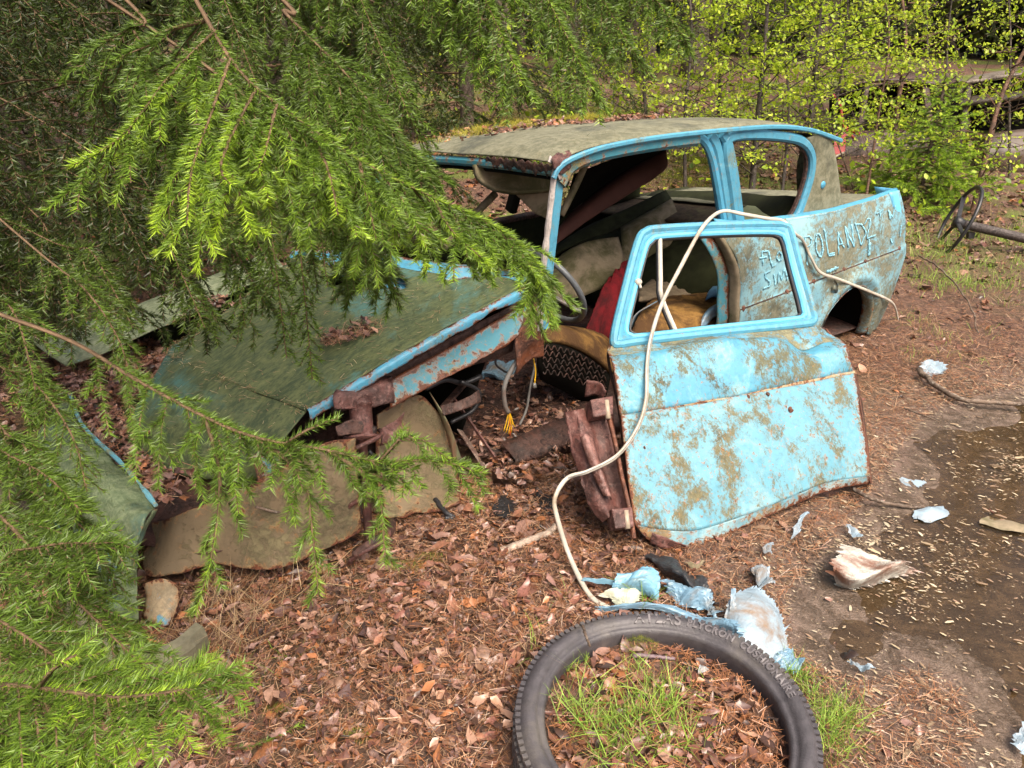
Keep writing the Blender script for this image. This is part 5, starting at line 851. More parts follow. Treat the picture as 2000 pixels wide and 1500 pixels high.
tuft('straw_heap', 'pale dry grass flattened beside the bumper', gq([(430, 1230), (480, 1210), (520, 1190), (380, 1260), (430, 1270), (480, 1250), (560, 1160), (400, 1290), (340, 1320), (330, 1370), (380, 1380), (450, 1180), (600, 1140)]), 34, .17, .035, DRY, 76, None, 1.05, .45)
tuft('grass_patch', 'short green grass by the bumper and below the branches', gq([(350, 1330), (300, 1340), (270, 1450), (440, 1350), (480, 1290), (560, 1290)]), 16, .06, .03, GRN+DRY, 77, None, .3)
tuft('grass_patch', 'bright green grass under the propped steering wheel', [(float(a), float(b)) for a, b in np.c_[rng.uniform(2.5, 4.6, 60), rng.uniform(4.6, 6.2, 60)]], 60, .10, .09, GRN, 78, None, .3)
tuft('grass_patch', 'tufts of grass and straw on the ground behind the loose door', gq([(1830, 650), (1800, 630), (1850, 660), (1780, 620), (1960, 590), (1930, 640), (1990, 560), (1880, 700), (1790, 690)]), 40, .07, .06, GRN+DRY, 79, None, .4)
tuft('grass_patch', 'dry brown grass on the bank behind the wreck', [(float(a), float(b)) for a, b in np.c_[rng.uniform(-1.5, 5, 130), rng.uniform(5.2, 9, 130)]], 26, .16, .16, DRY+[(.20, .26, .05), (.16, .24, .04), (.24, .3, .06)], 80, None, .7, .6)
def moss(name, lab, spots, seed, z0=None):
    r = np.random.default_rng(seed); pos = []
    for (x, y, R, h) in spots:
        k = int(2000*min(1, R*3)+300); a = r.uniform(0, 6.28, k); q = R*np.sqrt(r.random(k)); zz = h*(1-(q/R)**2)
        pos.append(np.c_[x+q*np.cos(a)*1.35, y+q*np.sin(a)*.8, zz+(z0 if z0 is not None else gh(x+q*np.cos(a)*1.35, y+q*np.sin(a)*.8))])
    Q = np.vstack(pos); m = len(Q)
    o = scatter(name, BM, Q, rotm(r.uniform(0, 6.28, m), r.normal(0, .6, m), r.normal(0, .6, m)), np.where(Q[:, 1] > 3, .04, .011)*r.uniform(.6, 1.4, m)*1.0, pal(m, [(.14, .17, .02), (.20, .23, .03), (.10, .13, .02), (.27, .26, .04)], r), M['moss']); o.data.update(); o['kind'] = 'stuff'; return tag(o, lab, 'moss')
t1 = gp(1250, 1258, .09); moss('moss_clump', 'green moss cushion on the soil inside the tyre', [(t1[0], t1[1], .034, .022)], 81, .082)
gg = lambda L: [(*tg(u, v)[:2], R, .06) for u, v, R in L]
moss('moss_bank', 'bright green moss patches on the bank seen past the wreck', gg([(1335, 320, .30), (1290, 360, .35), (1380, 350, .3), (1440, 330, .4), (1420, 270, .3), (930, 240, .5), (1000, 238, .5), (1090, 236, .5), (1180, 232, .6), (870, 240, .4), (1230, 228, .5), (1470, 400, .25), (1140, 228, .5)]), 82)
r = np.random.default_rng(84); rm_ = []
for k in range(46):
    a_, b_ = r.uniform(1.62, 2.55), r.uniform(.75, 1.12); w3 = cw((a_, b_, rz_(a_, b_))); rm_.append((w3, r.uniform(.03, .07)))
Q = np.vstack([w3+np.c_[r.normal(0, R/2, (260, 2)), r.uniform(0, .02, 260)] for w3, R in rm_]); m = len(Q)
o = scatter('roof_moss', BM, Q, rotm(r.uniform(0, 6.28, m), r.normal(0, .6, m), r.normal(0, .6, m)), .022*r.uniform(.6, 1.4, m), pal(m, [(.30, .27, .03), (.36, .33, .05), (.20, .20, .03)], r), M['moss']); tag(o, 'yellow green moss cushions growing on the wreck roof', 'moss')
def on_mesh(o, n, seed, f=None):
    r = np.random.default_rng(seed); me = o.data; nv = len(me.vertices); co = np.zeros(nv*3); me.vertices.foreach_get('co', co); no = np.zeros(nv*3); me.vertices.foreach_get('normal', no); co = co.reshape(-1, 3); no = no.reshape(-1, 3)
    k = r.integers(0, nv, n); W3 = ORG+co[k] @ CM; N3 = no[k] @ CM; N3 *= np.where(N3[:, 2:] < 0, -1, 1); W3 = W3+r.normal(0, .008, W3.shape)*(1-np.abs(N3)); c = vnoise(W3, 2.2, seed); kp = (c+.25*r.normal(size=n) > (f if f is not None else -.1)) & (N3[:, 2] > .25); return W3[kp]+N3[kp]*.003, r
for o_, n_, f_, h_, pal_, lab in ((hood, 26000, -.05, .009, [(.055, .075, .016), (.10, .12, .03), (.035, .05, .012), (.14, .15, .05)], 'short green moss growing over the wreck hood'), (roof, 7000, .15, .008, [(.16, .15, .07), (.12, .11, .05)], 'grey green lichen tufts on the wreck roof'), (nosep, 9000, -.2, .010, [(.06, .085, .02), (.11, .13, .035), (.04, .055, .014)], 'green moss growing on the bent nose panel')):
    Q, r = on_mesh(o_, n_, 91, f_); m = len(Q); o = scatter('moss_film', BM[:1], Q, rotm(r.uniform(0, 6.28, m), r.normal(0, .7, m), r.normal(0, .7, m)), h_*np.exp(r.normal(-.2, .4, m))*np.array([1.0]), pal(m, pal_, r, .3), M['moss']); tag(o, lab, 'moss')
Q, r = on_mesh(hood, 900, 92, -9); m = len(Q); o = scatter('fallen_needles', [(NEED[0][:4], NEED[1])], Q+A3(0, 0, .004), rotm(r.uniform(0, 6.28, m), r.normal(0, .1, m), r.uniform(-.3, .3, m)), np.stack([np.full(m, .026), .026*r.uniform(.4, 1.3, m), np.full(m, .02)], 1), pal(m, [(.40, .22, .12), (.5, .38, .22), (.3, .15, .08)], r), M['litter']); tag(o, 'single fallen needles scattered over the wreck hood', 'needle litter')
mq = lambda L: [(*gp(u, v)[:2], R, .012) for u, v, R in L]
moss('moss_clump', 'small moss patches among the leaves left of the tyre', mq([(545, 1390, .03), (800, 1110, .05), (840, 1090, .04), (1200, 1220, .02), (700, 1440, .03)]), 83)

# ------------------------------------------------------------------ spruce branches
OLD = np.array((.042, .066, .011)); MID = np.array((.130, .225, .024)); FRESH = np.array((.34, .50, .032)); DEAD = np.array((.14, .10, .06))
class Bough:
    def __init__(s, r): s.r = r; s.seg = []; s.wood = []; s.bud = []
    def path(s, pts, r0, r1, f0, f1, nd0=0.0):
        pts = np.asarray(pts); n = len(pts); t = np.linspace(0, 1, n)
        for i in range(n-1):
            if t[i] >= nd0: s.seg.append((*pts[i], *pts[i+1], f0+(f1-f0)*t[i]))
        rr = r0+(r1-r0)*t; sel = np.unique(np.r_[np.arange(0, n, 3 if r0 < .003 else 2), n-1]); s.wood.append((pts[sel], rr[sel]))
    def curve(s, p, d, L, droop, step=.016, wob=.10):
        n = max(3, int(L/step)+1); st = L/(n-1); out = [p]; d = d/np.linalg.norm(d); curl = s.r.normal(0, wob, 3)
        for i in range(n-1): d = d+A3(0, 0, -droop*st)+curl*st*2; d = d/np.linalg.norm(d); out.append(out[-1]+d*st)
        return np.array(out)
    def grow(s, axis, side, spacing, droop, fresh=.6, bare=0.0, r0=.006, ter=.032, start=0.0, tl=.07, ang=.8, dens3=1.0):
        r = s.r; L0 = np.sum(np.linalg.norm(np.diff(np.asarray(axis), axis=0), axis=1)); n = max(6, int(L0/.015)); ax_ = cr(axis, n); s.path(ax_, r0, .0014, fresh*.5, min(1, fresh*1.3), bare)
        T = np.gradient(ax_, axis=0); T /= np.linalg.norm(T, axis=1, keepdims=True); q = start*L0; sg = 1
        while q < L0*.985:
            f = q/L0; i = min(n-1, int(f*(n-1))); t = T[i]; S = np.cross(t, A3(0, 0, 1)); S /= np.linalg.norm(S)+1e-9
            L1 = side*(1.05-.72*f)*r.uniform(.6, 1.2)*min(1, .55+3*f); d = t*(1.15-ang*.45)+S*sg*ang*r.uniform(.6, 1.1)+A3(0, 0, -.25*droop/6)+r.normal(0, .12, 3)
            p = s.curve(ax_[i], d, L1, droop*r.uniform(.7, 1.4)); fe = fresh*r.uniform(.8, 1.3); s.path(p, .0016, .0009, fe*.35, fe); s.bud.append((p[-1], p[-1]-p[-2], fe))
            k = len(p); Tp = np.gradient(p, axis=0); Tp /= np.linalg.norm(Tp, axis=1, keepdims=True); u = ter*1.1; s2 = 1
            while u < L1*.9:
                j = min(k-1, int(u/L1*(k-1))); S2 = np.cross(Tp[j], A3(0, 0, 1)+r.normal(0, .4, 3)); S2 /= np.linalg.norm(S2)+1e-9
                if r.random() < dens3:
                    L2 = tl*(1.1-.75*u/L1)*r.uniform(.6, 1.2); p2 = s.curve(p[j], Tp[j]*.8+S2*s2*.75, L2, droop*1.2); s.path(p2, .0010, .0007, fe*.45, fe*1.1)
                u += ter*r.uniform(.7, 1.3); s2 = -s2
            q += spacing*r.uniform(.65, 1.35); sg = -sg
    def build(s, tree, o, dens=850, ln=.0135, wd=.0015, quad=False, shade=1.0, name='branch'):
        r = s.r; S_ = np.array(s.seg); a, b, f = S_[:, :3], S_[:, 3:6], S_[:, 6]; L = np.linalg.norm(b-a, axis=1); k = r.poisson(L*dens); idx = np.repeat(np.arange(len(L)), k); m = len(idx)
        t = r.random(m)[:, None]; p = a[idx]*(1-t)+b[idx]*t; ax_ = (b-a)[idx]/(L[idx][:, None]+1e-9); up = A3(0, 0, 1)-ax_*ax_[:, 2:]; up /= np.linalg.norm(up, axis=1, keepdims=True)+1e-6; sd_ = np.cross(ax_, up)
        ph = (r.choice([-1, 1], m)*np.abs(r.normal(1.25, .55, m)))[:, None]; th = r.normal(.98, .17, m)[:, None]; d = ax_*np.cos(th)+(up*np.cos(ph)+sd_*np.sin(ph))*np.sin(th); ll = ln*r.uniform(.65, 1.2, m)[:, None]
        wv = np.cross(d, r.normal(size=(m, 3))); wv /= np.linalg.norm(wv, axis=1, keepdims=True)+1e-9; wv *= wd/2
        mid = p+d*ll*.55+ax_*ll*.03
        V = np.stack([p-wv*.8, p+wv*.8, mid+wv, p+d*ll+ax_*ll*.10, mid-wv], 1).reshape(-1, 3); b5 = np.arange(m)[:, None]*5
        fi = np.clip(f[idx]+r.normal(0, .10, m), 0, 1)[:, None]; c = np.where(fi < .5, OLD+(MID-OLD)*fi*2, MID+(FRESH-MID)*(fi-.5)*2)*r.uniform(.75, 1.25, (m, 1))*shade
        dd_ = (r.random(m) < .012)[:, None]; c = np.where(dd_, DEAD, c)
        V -= o; F = np.vstack([b5+[[0, 1, 2]], b5+[[0, 2, 4]], b5+[[4, 2, 3]]]) if quad else None
        if not quad: V = np.stack([p-wv, p+wv, p+d*ll+ax_*ll*.1], 1).reshape(-1, 3)-o; F = np.arange(m*3).reshape(-1, 3)
        WV, WF, b0 = [], [], 0
        for pts, rr in s.wood:
            n = len(pts); T = np.gradient(pts, axis=0); T /= np.linalg.norm(T, axis=1, keepdims=True)+1e-9; u = np.cross(T, A3(.3, .2, .93)); u /= np.linalg.norm(u, axis=1, keepdims=True)+1e-9; v = np.cross(T, u)
            for q in range(3): WV.append(pts+rr[:, None]*(u*math.cos(q*2.094)+v*math.sin(q*2.094)))
            i = np.arange(n-1)
            for q in range(3): WF.append(np.stack([b0+q*n+i, b0+q*n+i+1, b0+((q+1) % 3)*n+i+1, b0+((q+1) % 3)*n+i], 1))
            b0 += 3*n
        WV = np.vstack(WV); wo = mk(name, WV-o, np.vstack(WF), M['twig'], tree, cols=np.tile((.13, .085, .05), (len(WV), 1))*r.uniform(.75, 1.2, (len(WV), 1)))
        mk('needles', V, F, M['needle'], wo, smooth=False, cols=np.repeat(c, 5 if quad else 3, 0))
        return wo
def trunk(name, pts, r0, r1, mat, parent, seed=0, k=12):
    Q = cr(pts, 30); s = np.linspace(1, r1/r0, 30)*(1+.05*np.random.default_rng(seed).normal(size=30)); s[0] *= 1.35; s[1] *= 1.1
    return sweep(name, Q, ngon(k, r0), mat, parent, scale=s)
# the near tree on the left whose boughs hang over the wreck
TB = A3(-1.62, 2.02, 0); near = thing('spruce_tree', 'tall spruce with long fresh green boughs hanging over the wreck hood', 'tree', TB)
trunk('trunk', [A3(0, 0, -.05), A3(-.03, .02, 1.5), A3(-.02, .05, 3.2), A3(0, .02, 6.5)], .085, .03, M['bark'], near, 1)
def bt(z): return TB+A3(-.02, .03, z)
D = lambda L: [dp(u, v, d) for u, v, d in L]
def hang(axis, side, sp, droop, fresh, seed, bare=0.0, r0=.006, dens=2100, ln=.0145, wd=.0017, tl=.08, ter=.040, start=0.0, extra=(), shade=1.0, ang=.8, tree=None, o=None, dens3=1.0):
    b = Bough(np.random.default_rng(seed)); b.grow(axis, side, sp, droop, fresh, bare, r0*.7, ter, start, tl, ang, dens3)
    for (ax2, sd2, f2) in extra: b.grow(ax2, sd2, sp, droop, f2, 0.0, .0035, ter, 0.05, tl, ang, dens3)
    r0 *= 1
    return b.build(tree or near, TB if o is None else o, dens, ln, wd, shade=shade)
# main fan reaching across the windscreen
hang([bt(2.35)]+D([(150, -330, 1.15), (290, -150, 1.05), (370, -20, 1.0), (460, 130, .97), (560, 218, .98), (700, 312, 1.02), (850, 388, 1.06), (960, 438, 1.10), (1030, 492, 1.12), (1058, 535, 1.12)]), .25, .032, 6.5, .62, 101, .35, .006, start=.40, tl=.085, dens=3000, ln=.0128, wd=.0015,
     extra=[(D([(420, 60, .98), (330, 150, .93), (240, 265, .89), (140, 325, .86)]), .16, .72), (D([(450, 115, .97), (410, 230, .92), (375, 330, .89), (365, 440, .87)]), .15, .95), (D([(500, 175, .97), (455, 260, .92), (430, 330, .89), (450, 360, .88)]), .14, .95), (D([(540, 205, .97), (520, 290, .94), (500, 345, .93)]), .12, .9), (D([(600, 245, .99), (640, 330, .97), (660, 420, .96)]), .13, .7), (D([(700, 312, 1.02), (720, 400, 1.0), (735, 470, 1.0)]), .13, .5), (D([(850, 392, 1.06), (880, 450, 1.05), (960, 520, 1.05)]), .12, .8), (D([(400, 40, .99), (300, 70, .97), (220, 130, .96)]), .14, .45)])
hang([bt(2.5)]+D([(430, -110, 1.2), (560, 30, 1.15), (680, 150, 1.15), (760, 250, 1.16), (840, 330, 1.18)]), .30, .03, 6.5, .40, 102, .4, .007, start=.45, tl=.07)
hang([bt(2.2)]+D([(180, -60, 1.15), (260, 60, 1.1), (330, 180, 1.08), (430, 290, 1.08)]), .24, .03, 6, .36, 103, .3, .006, start=.4)
hang([bt(2.0)]+D([(360, 100, 1.25), (480, 230, 1.22), (600, 340, 1.2), (700, 440, 1.2), (720, 520, 1.2)]), .28, .034, 7, .30, 104, .3, .006, start=.45)
# low branch crossing the nose
hang([bt(.92)]+D([(-60, 590, 1.2), (0, 615, 1.12), (140, 668, 1.08), (270, 745, 1.05), (400, 815, 1.03), (500, 855, 1.0), (640, 880, .98), (740, 902, .98), (850, 900, .98), (945, 925, .98)]), .155, .040, 7, .50, 105, .35, .0065, start=.34, tl=.05, ter=.036, dens=2300, ln=.0128, wd=.0015, dens3=.75,
     extra=[(D([(640, 880, .98), (735, 950, .97), (750, 1060, .97), (752, 1100, .97)]), .07, .5), (D([(500, 855, 1.0), (590, 930, .99), (612, 1060, .98), (622, 1160, .98)]), .08, .5), (D([(400, 815, 1.03), (430, 930, 1.01), (415, 1080, 1.0), (380, 1200, 1.0)]), .09, .5), (D([(740, 902, .98), (800, 850, .97), (880, 900, .97)]), .07, .55), (D([(560, 865, .99), (610, 835, .98), (660, 818, .98)]), .06, .4)])
# bottom-left corner, close and bright
hang([bt(.35)]+D([(-160, 1300, .85), (-50, 1330, .76), (80, 1345, .72), (220, 1362, .70), (330, 1352, .69), (380, 1345, .69)]), .15, .030, 4.0, .72, 106, .3, .005, start=.35, tl=.06, dens=2300, wd=.0012, ln=.0125, extra=[(D([(60, 1350, .73), (110, 1400, .71), (150, 1470, .7), (160, 1530, .7)]), .11, .62), (D([(160, 1350, .71), (210, 1400, .7), (240, 1450, .7)]), .08, .5), (D([(70, 1345, .72), (110, 1300, .71), (150, 1280, .71)]), .07, .9)])
hang([bt(.55)]+D([(-120, 940, 1.1), (0, 1010, .98), (100, 1120, .95), (190, 1215, .93), (290, 1310, .92)]), .15, .034, 5, .38, 107, .3, .005, start=.35, dens=1500, wd=.0016)
hang([bt(.60)]+D([(-90, 1080, 1.0), (30, 1075, .94), (120, 1062, .92), (190, 1062, .91)]), .13, .034, 6, .36, 108, .3, .004, start=.4, dens=1400, wd=.0016)
hang([bt(.45)]+D([(-150, 1160, .95), (-30, 1200, .88), (60, 1250, .86), (170, 1330, .84)]), .16, .034, 5, .40, 109, .3, .005, start=.35, dens=1400, wd=.0015)
hang([bt(.3)]+D([(-160, 1420, .8), (-40, 1440, .72), (40, 1480, .70), (110, 1540, .69)]), .14, .034, 4, .45, 110, .3, .005, start=.3, dens=1400, wd=.0014)
hang([bt(.75)]+D([(-100, 820, 1.2), (0, 880, 1.1), (90, 930, 1.05), (160, 1000, 1.03)]), .10, .04, 6, .35, 111, .4, .004, start=.4, dens3=.6)
# loose sprays hanging over the crushed nose
for k, L_ in enumerate([[(-80, 520, 1.3), (20, 600, 1.24), (60, 720, 1.2), (80, 830, 1.18)], [(-60, 640, 1.25), (60, 740, 1.2), (140, 850, 1.16), (170, 960, 1.14)], [(-40, 760, 1.2), (40, 860, 1.14), (90, 980, 1.1), (120, 1080, 1.08)], [(60, 480, 1.4), (160, 560, 1.34), (230, 660, 1.3), (260, 760, 1.28)], [(-60, 900, 1.15), (60, 960, 1.1), (180, 1050, 1.06), (230, 1160, 1.04)]]):
    hang([bt(dp(*L_[0])[2]+.2)]+D(L_), .11, .045, 7, .34, 112+k, .3, .004, dens=1500, ln=.0135, wd=.0018, start=.3, ter=.045, tl=.06, dens3=.8)
# curtain over the far side of the hood and the roof: boughs at 1.4 - 2 m
k = 0
for (u0, v0, u1, v1, d0, d1, sd_, fr) in [(300, -160, 560, 330, 1.6, 1.5, .30, .22), (420, -160, 660, 250, 1.7, 1.6, .32, .25), (560, -160, 800, 230, 1.65, 1.55, .30, .35), (690, -170, 960, 120, 1.65, 1.55, .28, .5), (800, -170, 1020, 165, 1.6, 1.5, .26, .55), (900, -170, 1155, 170, 1.65, 1.55, .24, .55), (1010, -150, 1235, 100, 1.75, 1.65, .24, .45), (1100, -120, 1335, 70, 1.9, 1.8, .22, .45), (620, -160, 900, 60, 1.9, 1.8, .3, .3), (480, -150, 720, 120, 1.9, 1.8, .32, .25),
                                          (540, 60, 640, 560, 1.75, 1.55, .18, .30), (480, 250, 560, 700, 1.7, 1.5, .16, .28), (640, 200, 700, 480, 1.8, 1.6, .20, .22), (380, 300, 480, 640, 1.8, 1.6, .16, .2), (560, 380, 610, 740, 1.55, 1.4, .10, .45), (250, 420, 400, 640, 1.7, 1.55, .16, .22), (330, 380, 520, 600, 1.75, 1.6, .16, .22), (120, 480, 260, 640, 1.6, 1.5, .14, .2), (430, 420, 545, 560, 1.65, 1.55, .14, .3)]:
    m1 = ((u0*.6+u1*.4), (v0*.75+v1*.25)-30); m2 = ((u0*.25+u1*.75), v0*.35+v1*.65-10); base = bt(2.9-.02*k) if v0 < 0 else bt(1.9-.06*k)
    hang([base, base*.5+dp(u0, v0, d0)*.5+A3(0, 0, .12), dp(u0, v0, d0), dp(*m1, d0*.6+d1*.4), dp(*m2, d0*.3+d1*.7), dp(u1, v1, d1)], sd_, .034, 7.5, fr, 120+k, .2, .004, dens=1100, ln=.0150, wd=.0024, start=.36, ter=.042); k += 1
# lower skirt on the left, behind the nose; inner shade painted into its needles
r = np.random.default_rng(140)
for k in range(30):
    u0 = r.uniform(-140, 230); v0 = r.uniform(-220, 620); d0 = r.uniform(1.5, 2.6); u1 = u0+r.uniform(60, 230); v1 = v0+r.uniform(120, 330)
    if v1 > 640: v1 = 640
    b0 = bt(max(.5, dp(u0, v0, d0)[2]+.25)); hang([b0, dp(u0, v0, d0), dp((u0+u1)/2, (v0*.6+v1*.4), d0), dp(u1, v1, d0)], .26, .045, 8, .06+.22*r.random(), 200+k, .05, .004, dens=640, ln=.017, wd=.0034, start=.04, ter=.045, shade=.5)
# coarse crown out of view, boughs added to block sky and shade the left
for k in range(44):
    z = 2.35+k*.095; a = 2.3+1.9*math.sin(k*2.4)+.3*math.cos(k*1.1); L = 1.75*(1-(z-2.3)/6.2)+.25; e = TB+A3(math.cos(a)*L, math.sin(a)*L, z-.28*L); hang([bt(z), bt(z)*.5+e*.5+A3(0, 0, .06), e], .48, .085, 4, .3, 300+k, .1, .01, dens=150, ln=.024, wd=.009, ter=.07, tl=.12, start=.1)
# ------------------------------------------------------------------ other spruces: prototypes at several densities, then copies
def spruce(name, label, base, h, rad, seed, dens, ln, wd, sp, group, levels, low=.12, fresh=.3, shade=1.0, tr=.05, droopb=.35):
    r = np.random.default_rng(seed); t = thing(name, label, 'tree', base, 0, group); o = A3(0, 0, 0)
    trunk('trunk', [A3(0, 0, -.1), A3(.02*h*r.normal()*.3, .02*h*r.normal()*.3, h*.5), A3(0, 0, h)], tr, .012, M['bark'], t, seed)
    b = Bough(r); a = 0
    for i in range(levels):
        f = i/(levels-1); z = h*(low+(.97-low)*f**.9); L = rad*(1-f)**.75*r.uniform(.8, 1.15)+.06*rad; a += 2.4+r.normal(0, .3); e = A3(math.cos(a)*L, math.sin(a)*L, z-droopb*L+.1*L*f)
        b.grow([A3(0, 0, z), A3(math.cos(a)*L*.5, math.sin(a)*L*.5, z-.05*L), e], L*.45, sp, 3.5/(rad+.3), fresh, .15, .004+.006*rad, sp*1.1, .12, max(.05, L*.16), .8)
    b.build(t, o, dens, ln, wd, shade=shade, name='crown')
    return t
def copy_tree(t, loc, rz, s, label=None):
    c = t.copy(); col.objects.link(c); c.location = loc; c.rotation_euler = (0, 0, rz); c.scale = (s, s, s)
    if label: c['label'] = label
    for ch in t.children:
        d = ch.copy(); col.objects.link(d); d.parent = c
        for g2 in ch.children: e = g2.copy(); col.objects.link(e); e.parent = d
    return c
def on(x, y, dz=0.0): return (x, y, float(gh(x, y)[0])+dz)
yb = tg(1795, 392); spruce('young_spruce', 'young bushy spruce with fresh green shoots standing before the rusty wrecks', on(yb[0], yb[1]), 1.05, .60, 401, 900, .022, .0042, .045, None, 60, .02, .95, 1.15, .016, -.05)
p1 = on(-2.6, 4.1); t1_ = spruce('dense_spruce', 'dense dark spruce standing behind the hood of the wreck', p1, 6.5, 1.7, 402, 260, .026, .0075, .075, 'dark spruces behind the wreck', 60, .03, .18, .55, .08, .45)  # needles multiplied darker: forest shade put into their colour, copies share it
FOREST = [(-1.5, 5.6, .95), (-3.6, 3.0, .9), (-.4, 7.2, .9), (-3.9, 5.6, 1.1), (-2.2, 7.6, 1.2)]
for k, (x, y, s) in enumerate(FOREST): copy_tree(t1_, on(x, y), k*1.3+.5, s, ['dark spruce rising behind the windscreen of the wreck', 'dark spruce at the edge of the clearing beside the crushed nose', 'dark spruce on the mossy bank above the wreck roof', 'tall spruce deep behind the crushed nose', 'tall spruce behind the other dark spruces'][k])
t2 = spruce('forest_spruce', 'tall bare-stemmed spruce in the dim forest behind', on(2.0, 12.5), 9, 1.7, 403, 60, .05, .016, .16, 'tall forest spruces in the background', 46, .10, .1, .9, .15, .35)
r = np.random.default_rng(405); n = 0
for k in range(40):
    x = r.uniform(-9, 15); y = r.uniform(11.5, 19)
    copy_tree(t2, on(x, y), r.uniform(0, 6.28), r.uniform(.75, 1.25)); n += 1
# far woods that read as one dark mass
r = np.random.default_rng(407); m = 24000; th = r.uniform(-1.25, 1.35, m); dist = r.uniform(20, 30, m); x = dist*np.sin(th); y = dist*np.cos(th); zb = gh(x, y); z = zb+7*r.random(m)**1.3
o = scatter('conifer_woods', [blade_t(.8, .25, 3)], np.c_[x, y, z], rotm(r.uniform(0, 6.28, m), r.normal(1.8, .5, m), r.normal(0, .5, m)), .95*r.uniform(.6, 1.4, m), pal(m, [(.030, .045, .014), (.05, .06, .02), (.06, .045, .028), (.08, .10, .025)], r), M['needle']); tag(o, 'dense dim conifer wood closing off the background', 'woods')
M['dbark'] = rusty('dark_sapling_bark', a=(.055, .04, .028), d=(.022, .016, .012), hi=(.12, .10, .08), off=19, rough=.8)
# ------------------------------------------------------------------ broadleaf saplings in fresh leaf
LEAF = (np.array([(0, -.5, 0), (.34, -.12, .06), (.26, .22, .05), (0, .55, 0), (-.26, .22, .05), (-.34, -.12, .06)]), np.array([(0, 1, 2, 3), (0, 3, 4, 5)]))
LG = [(.36, .50, .03), (.46, .58, .04), (.26, .38, .03), (.54, .62, .06)]
def sapling(label, base, top, r0, seed, nb=26, nleaf=1700, spread=.75, lsize=.034, low=.18, mat=None, mid=None, name='birch_sapling'):
    r = np.random.default_rng(seed); base = np.array(base); t = thing(name, label, 'tree', base, 0, 'leafy saplings behind the wreck'); top = np.array(top)-base; mid_ = top*.5+r.normal(0, .05, 3) if mid is None else np.array(mid)-base
    tk = trunk('trunk', [A3(0, 0, -.06), mid_*.5+r.normal(0, .02, 3), mid_, top*.75+r.normal(0, .03, 3), top], r0, r0*.25, mat or M['redbark'], t, seed, 8); H = np.linalg.norm(top); ax_ = cr([A3(0, 0, 0), mid_, top], 60)
    tips, V, F = [], [], []
    for k in range(nb):
        f = low+(1-low)*(k+.5)/nb; p = ax_[min(59, int(f*59))]; a = r.uniform(0, 6.28); L = spread*(1.1-.7*f)*r.uniform(.5, 1.2); e = A3(math.cos(a)*L, math.sin(a)*L, L*r.uniform(.1, .7)); q = cr([p, p+e*.5+r.normal(0, .05, 3), p+e+A3(0, 0, -.1*L)], 12)
        g_, f_ = sweep_geo(q, ngon(4, r0*.22), scale=np.linspace(1, .25, 12)); b0 = len(V); V += list(g_); F += [tuple(i+b0 for i in ff) for ff in f_]
        tips += [q[j] for j in range(6, 12)]
        for s in range(6):
            j = r.integers(3, 11); d = r.normal(0, 1, 3); d[2] = abs(d[2])*.4-.1; d *= L*.35/np.linalg.norm(d); q2 = cr([q[j], q[j]+d*.5, q[j]+d+A3(0, 0, -.04)], 6); g_, f_ = sweep_geo(q2, ngon(3, r0*.10), scale=np.linspace(1, .3, 6)); b0 = len(V); V += list(g_); F += [tuple(i+b0 for i in ff) for ff in f_]; tips += list(q2[2:])*3
    cr_ = mk('crown', V, F, mat or M['redbark'], t); tips = np.array(tips); ii = r.integers(0, len(tips), nleaf); pos = tips[ii]+r.normal(0, .020, (nleaf, 3))-A3(0, 0, .012); o = scatter('foliage', [LEAF], pos, rotm(r.uniform(0, 6.28, nleaf), r.normal(.5, .6, nleaf), r.normal(0, .5, nleaf)), lsize*r.uniform(.5, 1.25, nleaf), pal(nleaf, LG, r, .2), M['leafy'], cr_, 'stuff'); return t
SAP = [('sapling with a stout red-brown stem rising through the young spruce', (1738, 360), (1768, -60), .028, .30, 30, 1200, .55), ('sapling leaning sharply over the rusty wrecks', (1900, 420), (2010, 60), .028, .05, 22, 700, .6), ('dark forked sapling behind the roof corner', (1578, 400), (1606, -80), .030, .3, 40, 2300, .95), ('dark straight sapling seen through the quarter window', (1465, 420), (1495, -80), .030, .3, 40, 2300, .95),
       ('thin sapling beside the red scrap', (1618, 395), (1664, -60), .014, .3, 26, 1000, .6), ('thin sapling seen past the door pillar', (1340, 395), (1330, -90), .018, .3, 34, 1900, .9), ('slender sapling behind the middle of the roof', (1270, 330), (1240, -90), .018, .3, 34, 1900, .9), ('spindly sapling between the two dark saplings', (1525, 410), (1545, -80), .014, .3, 28, 1500, .8),
       ('spindly sapling behind the fin', (1690, 400), (1725, -60), .012, .3, 24, 900, .6), ('pale leafed sapling in front of the rusty roof', (1835, 350), (1870, -80), .012, .4, 18, 520, .6), ('sapling overhanging the background wrecks', (1975, 350), (1960, -90), .014, .5, 20, 620, .6), ('leafy sapling far back between forest stems', (1400, 330), (1420, -120), .02, .5, 36, 2000, 1.0), ('leafy sapling above the young spruce', (1790, 300), (1810, -120), .016, .5, 22, 800, .8), ('slim sapling behind the bank moss', (1130, 270), (1120, -100), .018, .5, 30, 1500, .9), ('bushy sapling at the far end of the bank', (1660, 250), (1640, -120), .02, .6, 34, 2000, 1.0)]
for k, (lab, bpx, tpx, rr, zg, nb, nl, spd) in enumerate(SAP):
    b = tg(*bpx); b = np.array(on(b[0], b[1])); dpt_ = (b-CAM) @ Fv; tp = dp(*tpx, dpt_+.15); H = tp[2]-b[2]
    tp = b+(tp-b)*1.35
    sapling(lab, b, tp, rr, 500+k, int(nb*1.4), int(nl*1.7), spd*1.1, .034+.004*(dpt_ > 8), .12, M['redbark'] if k in (0, 1, 8) else M['dbark'])
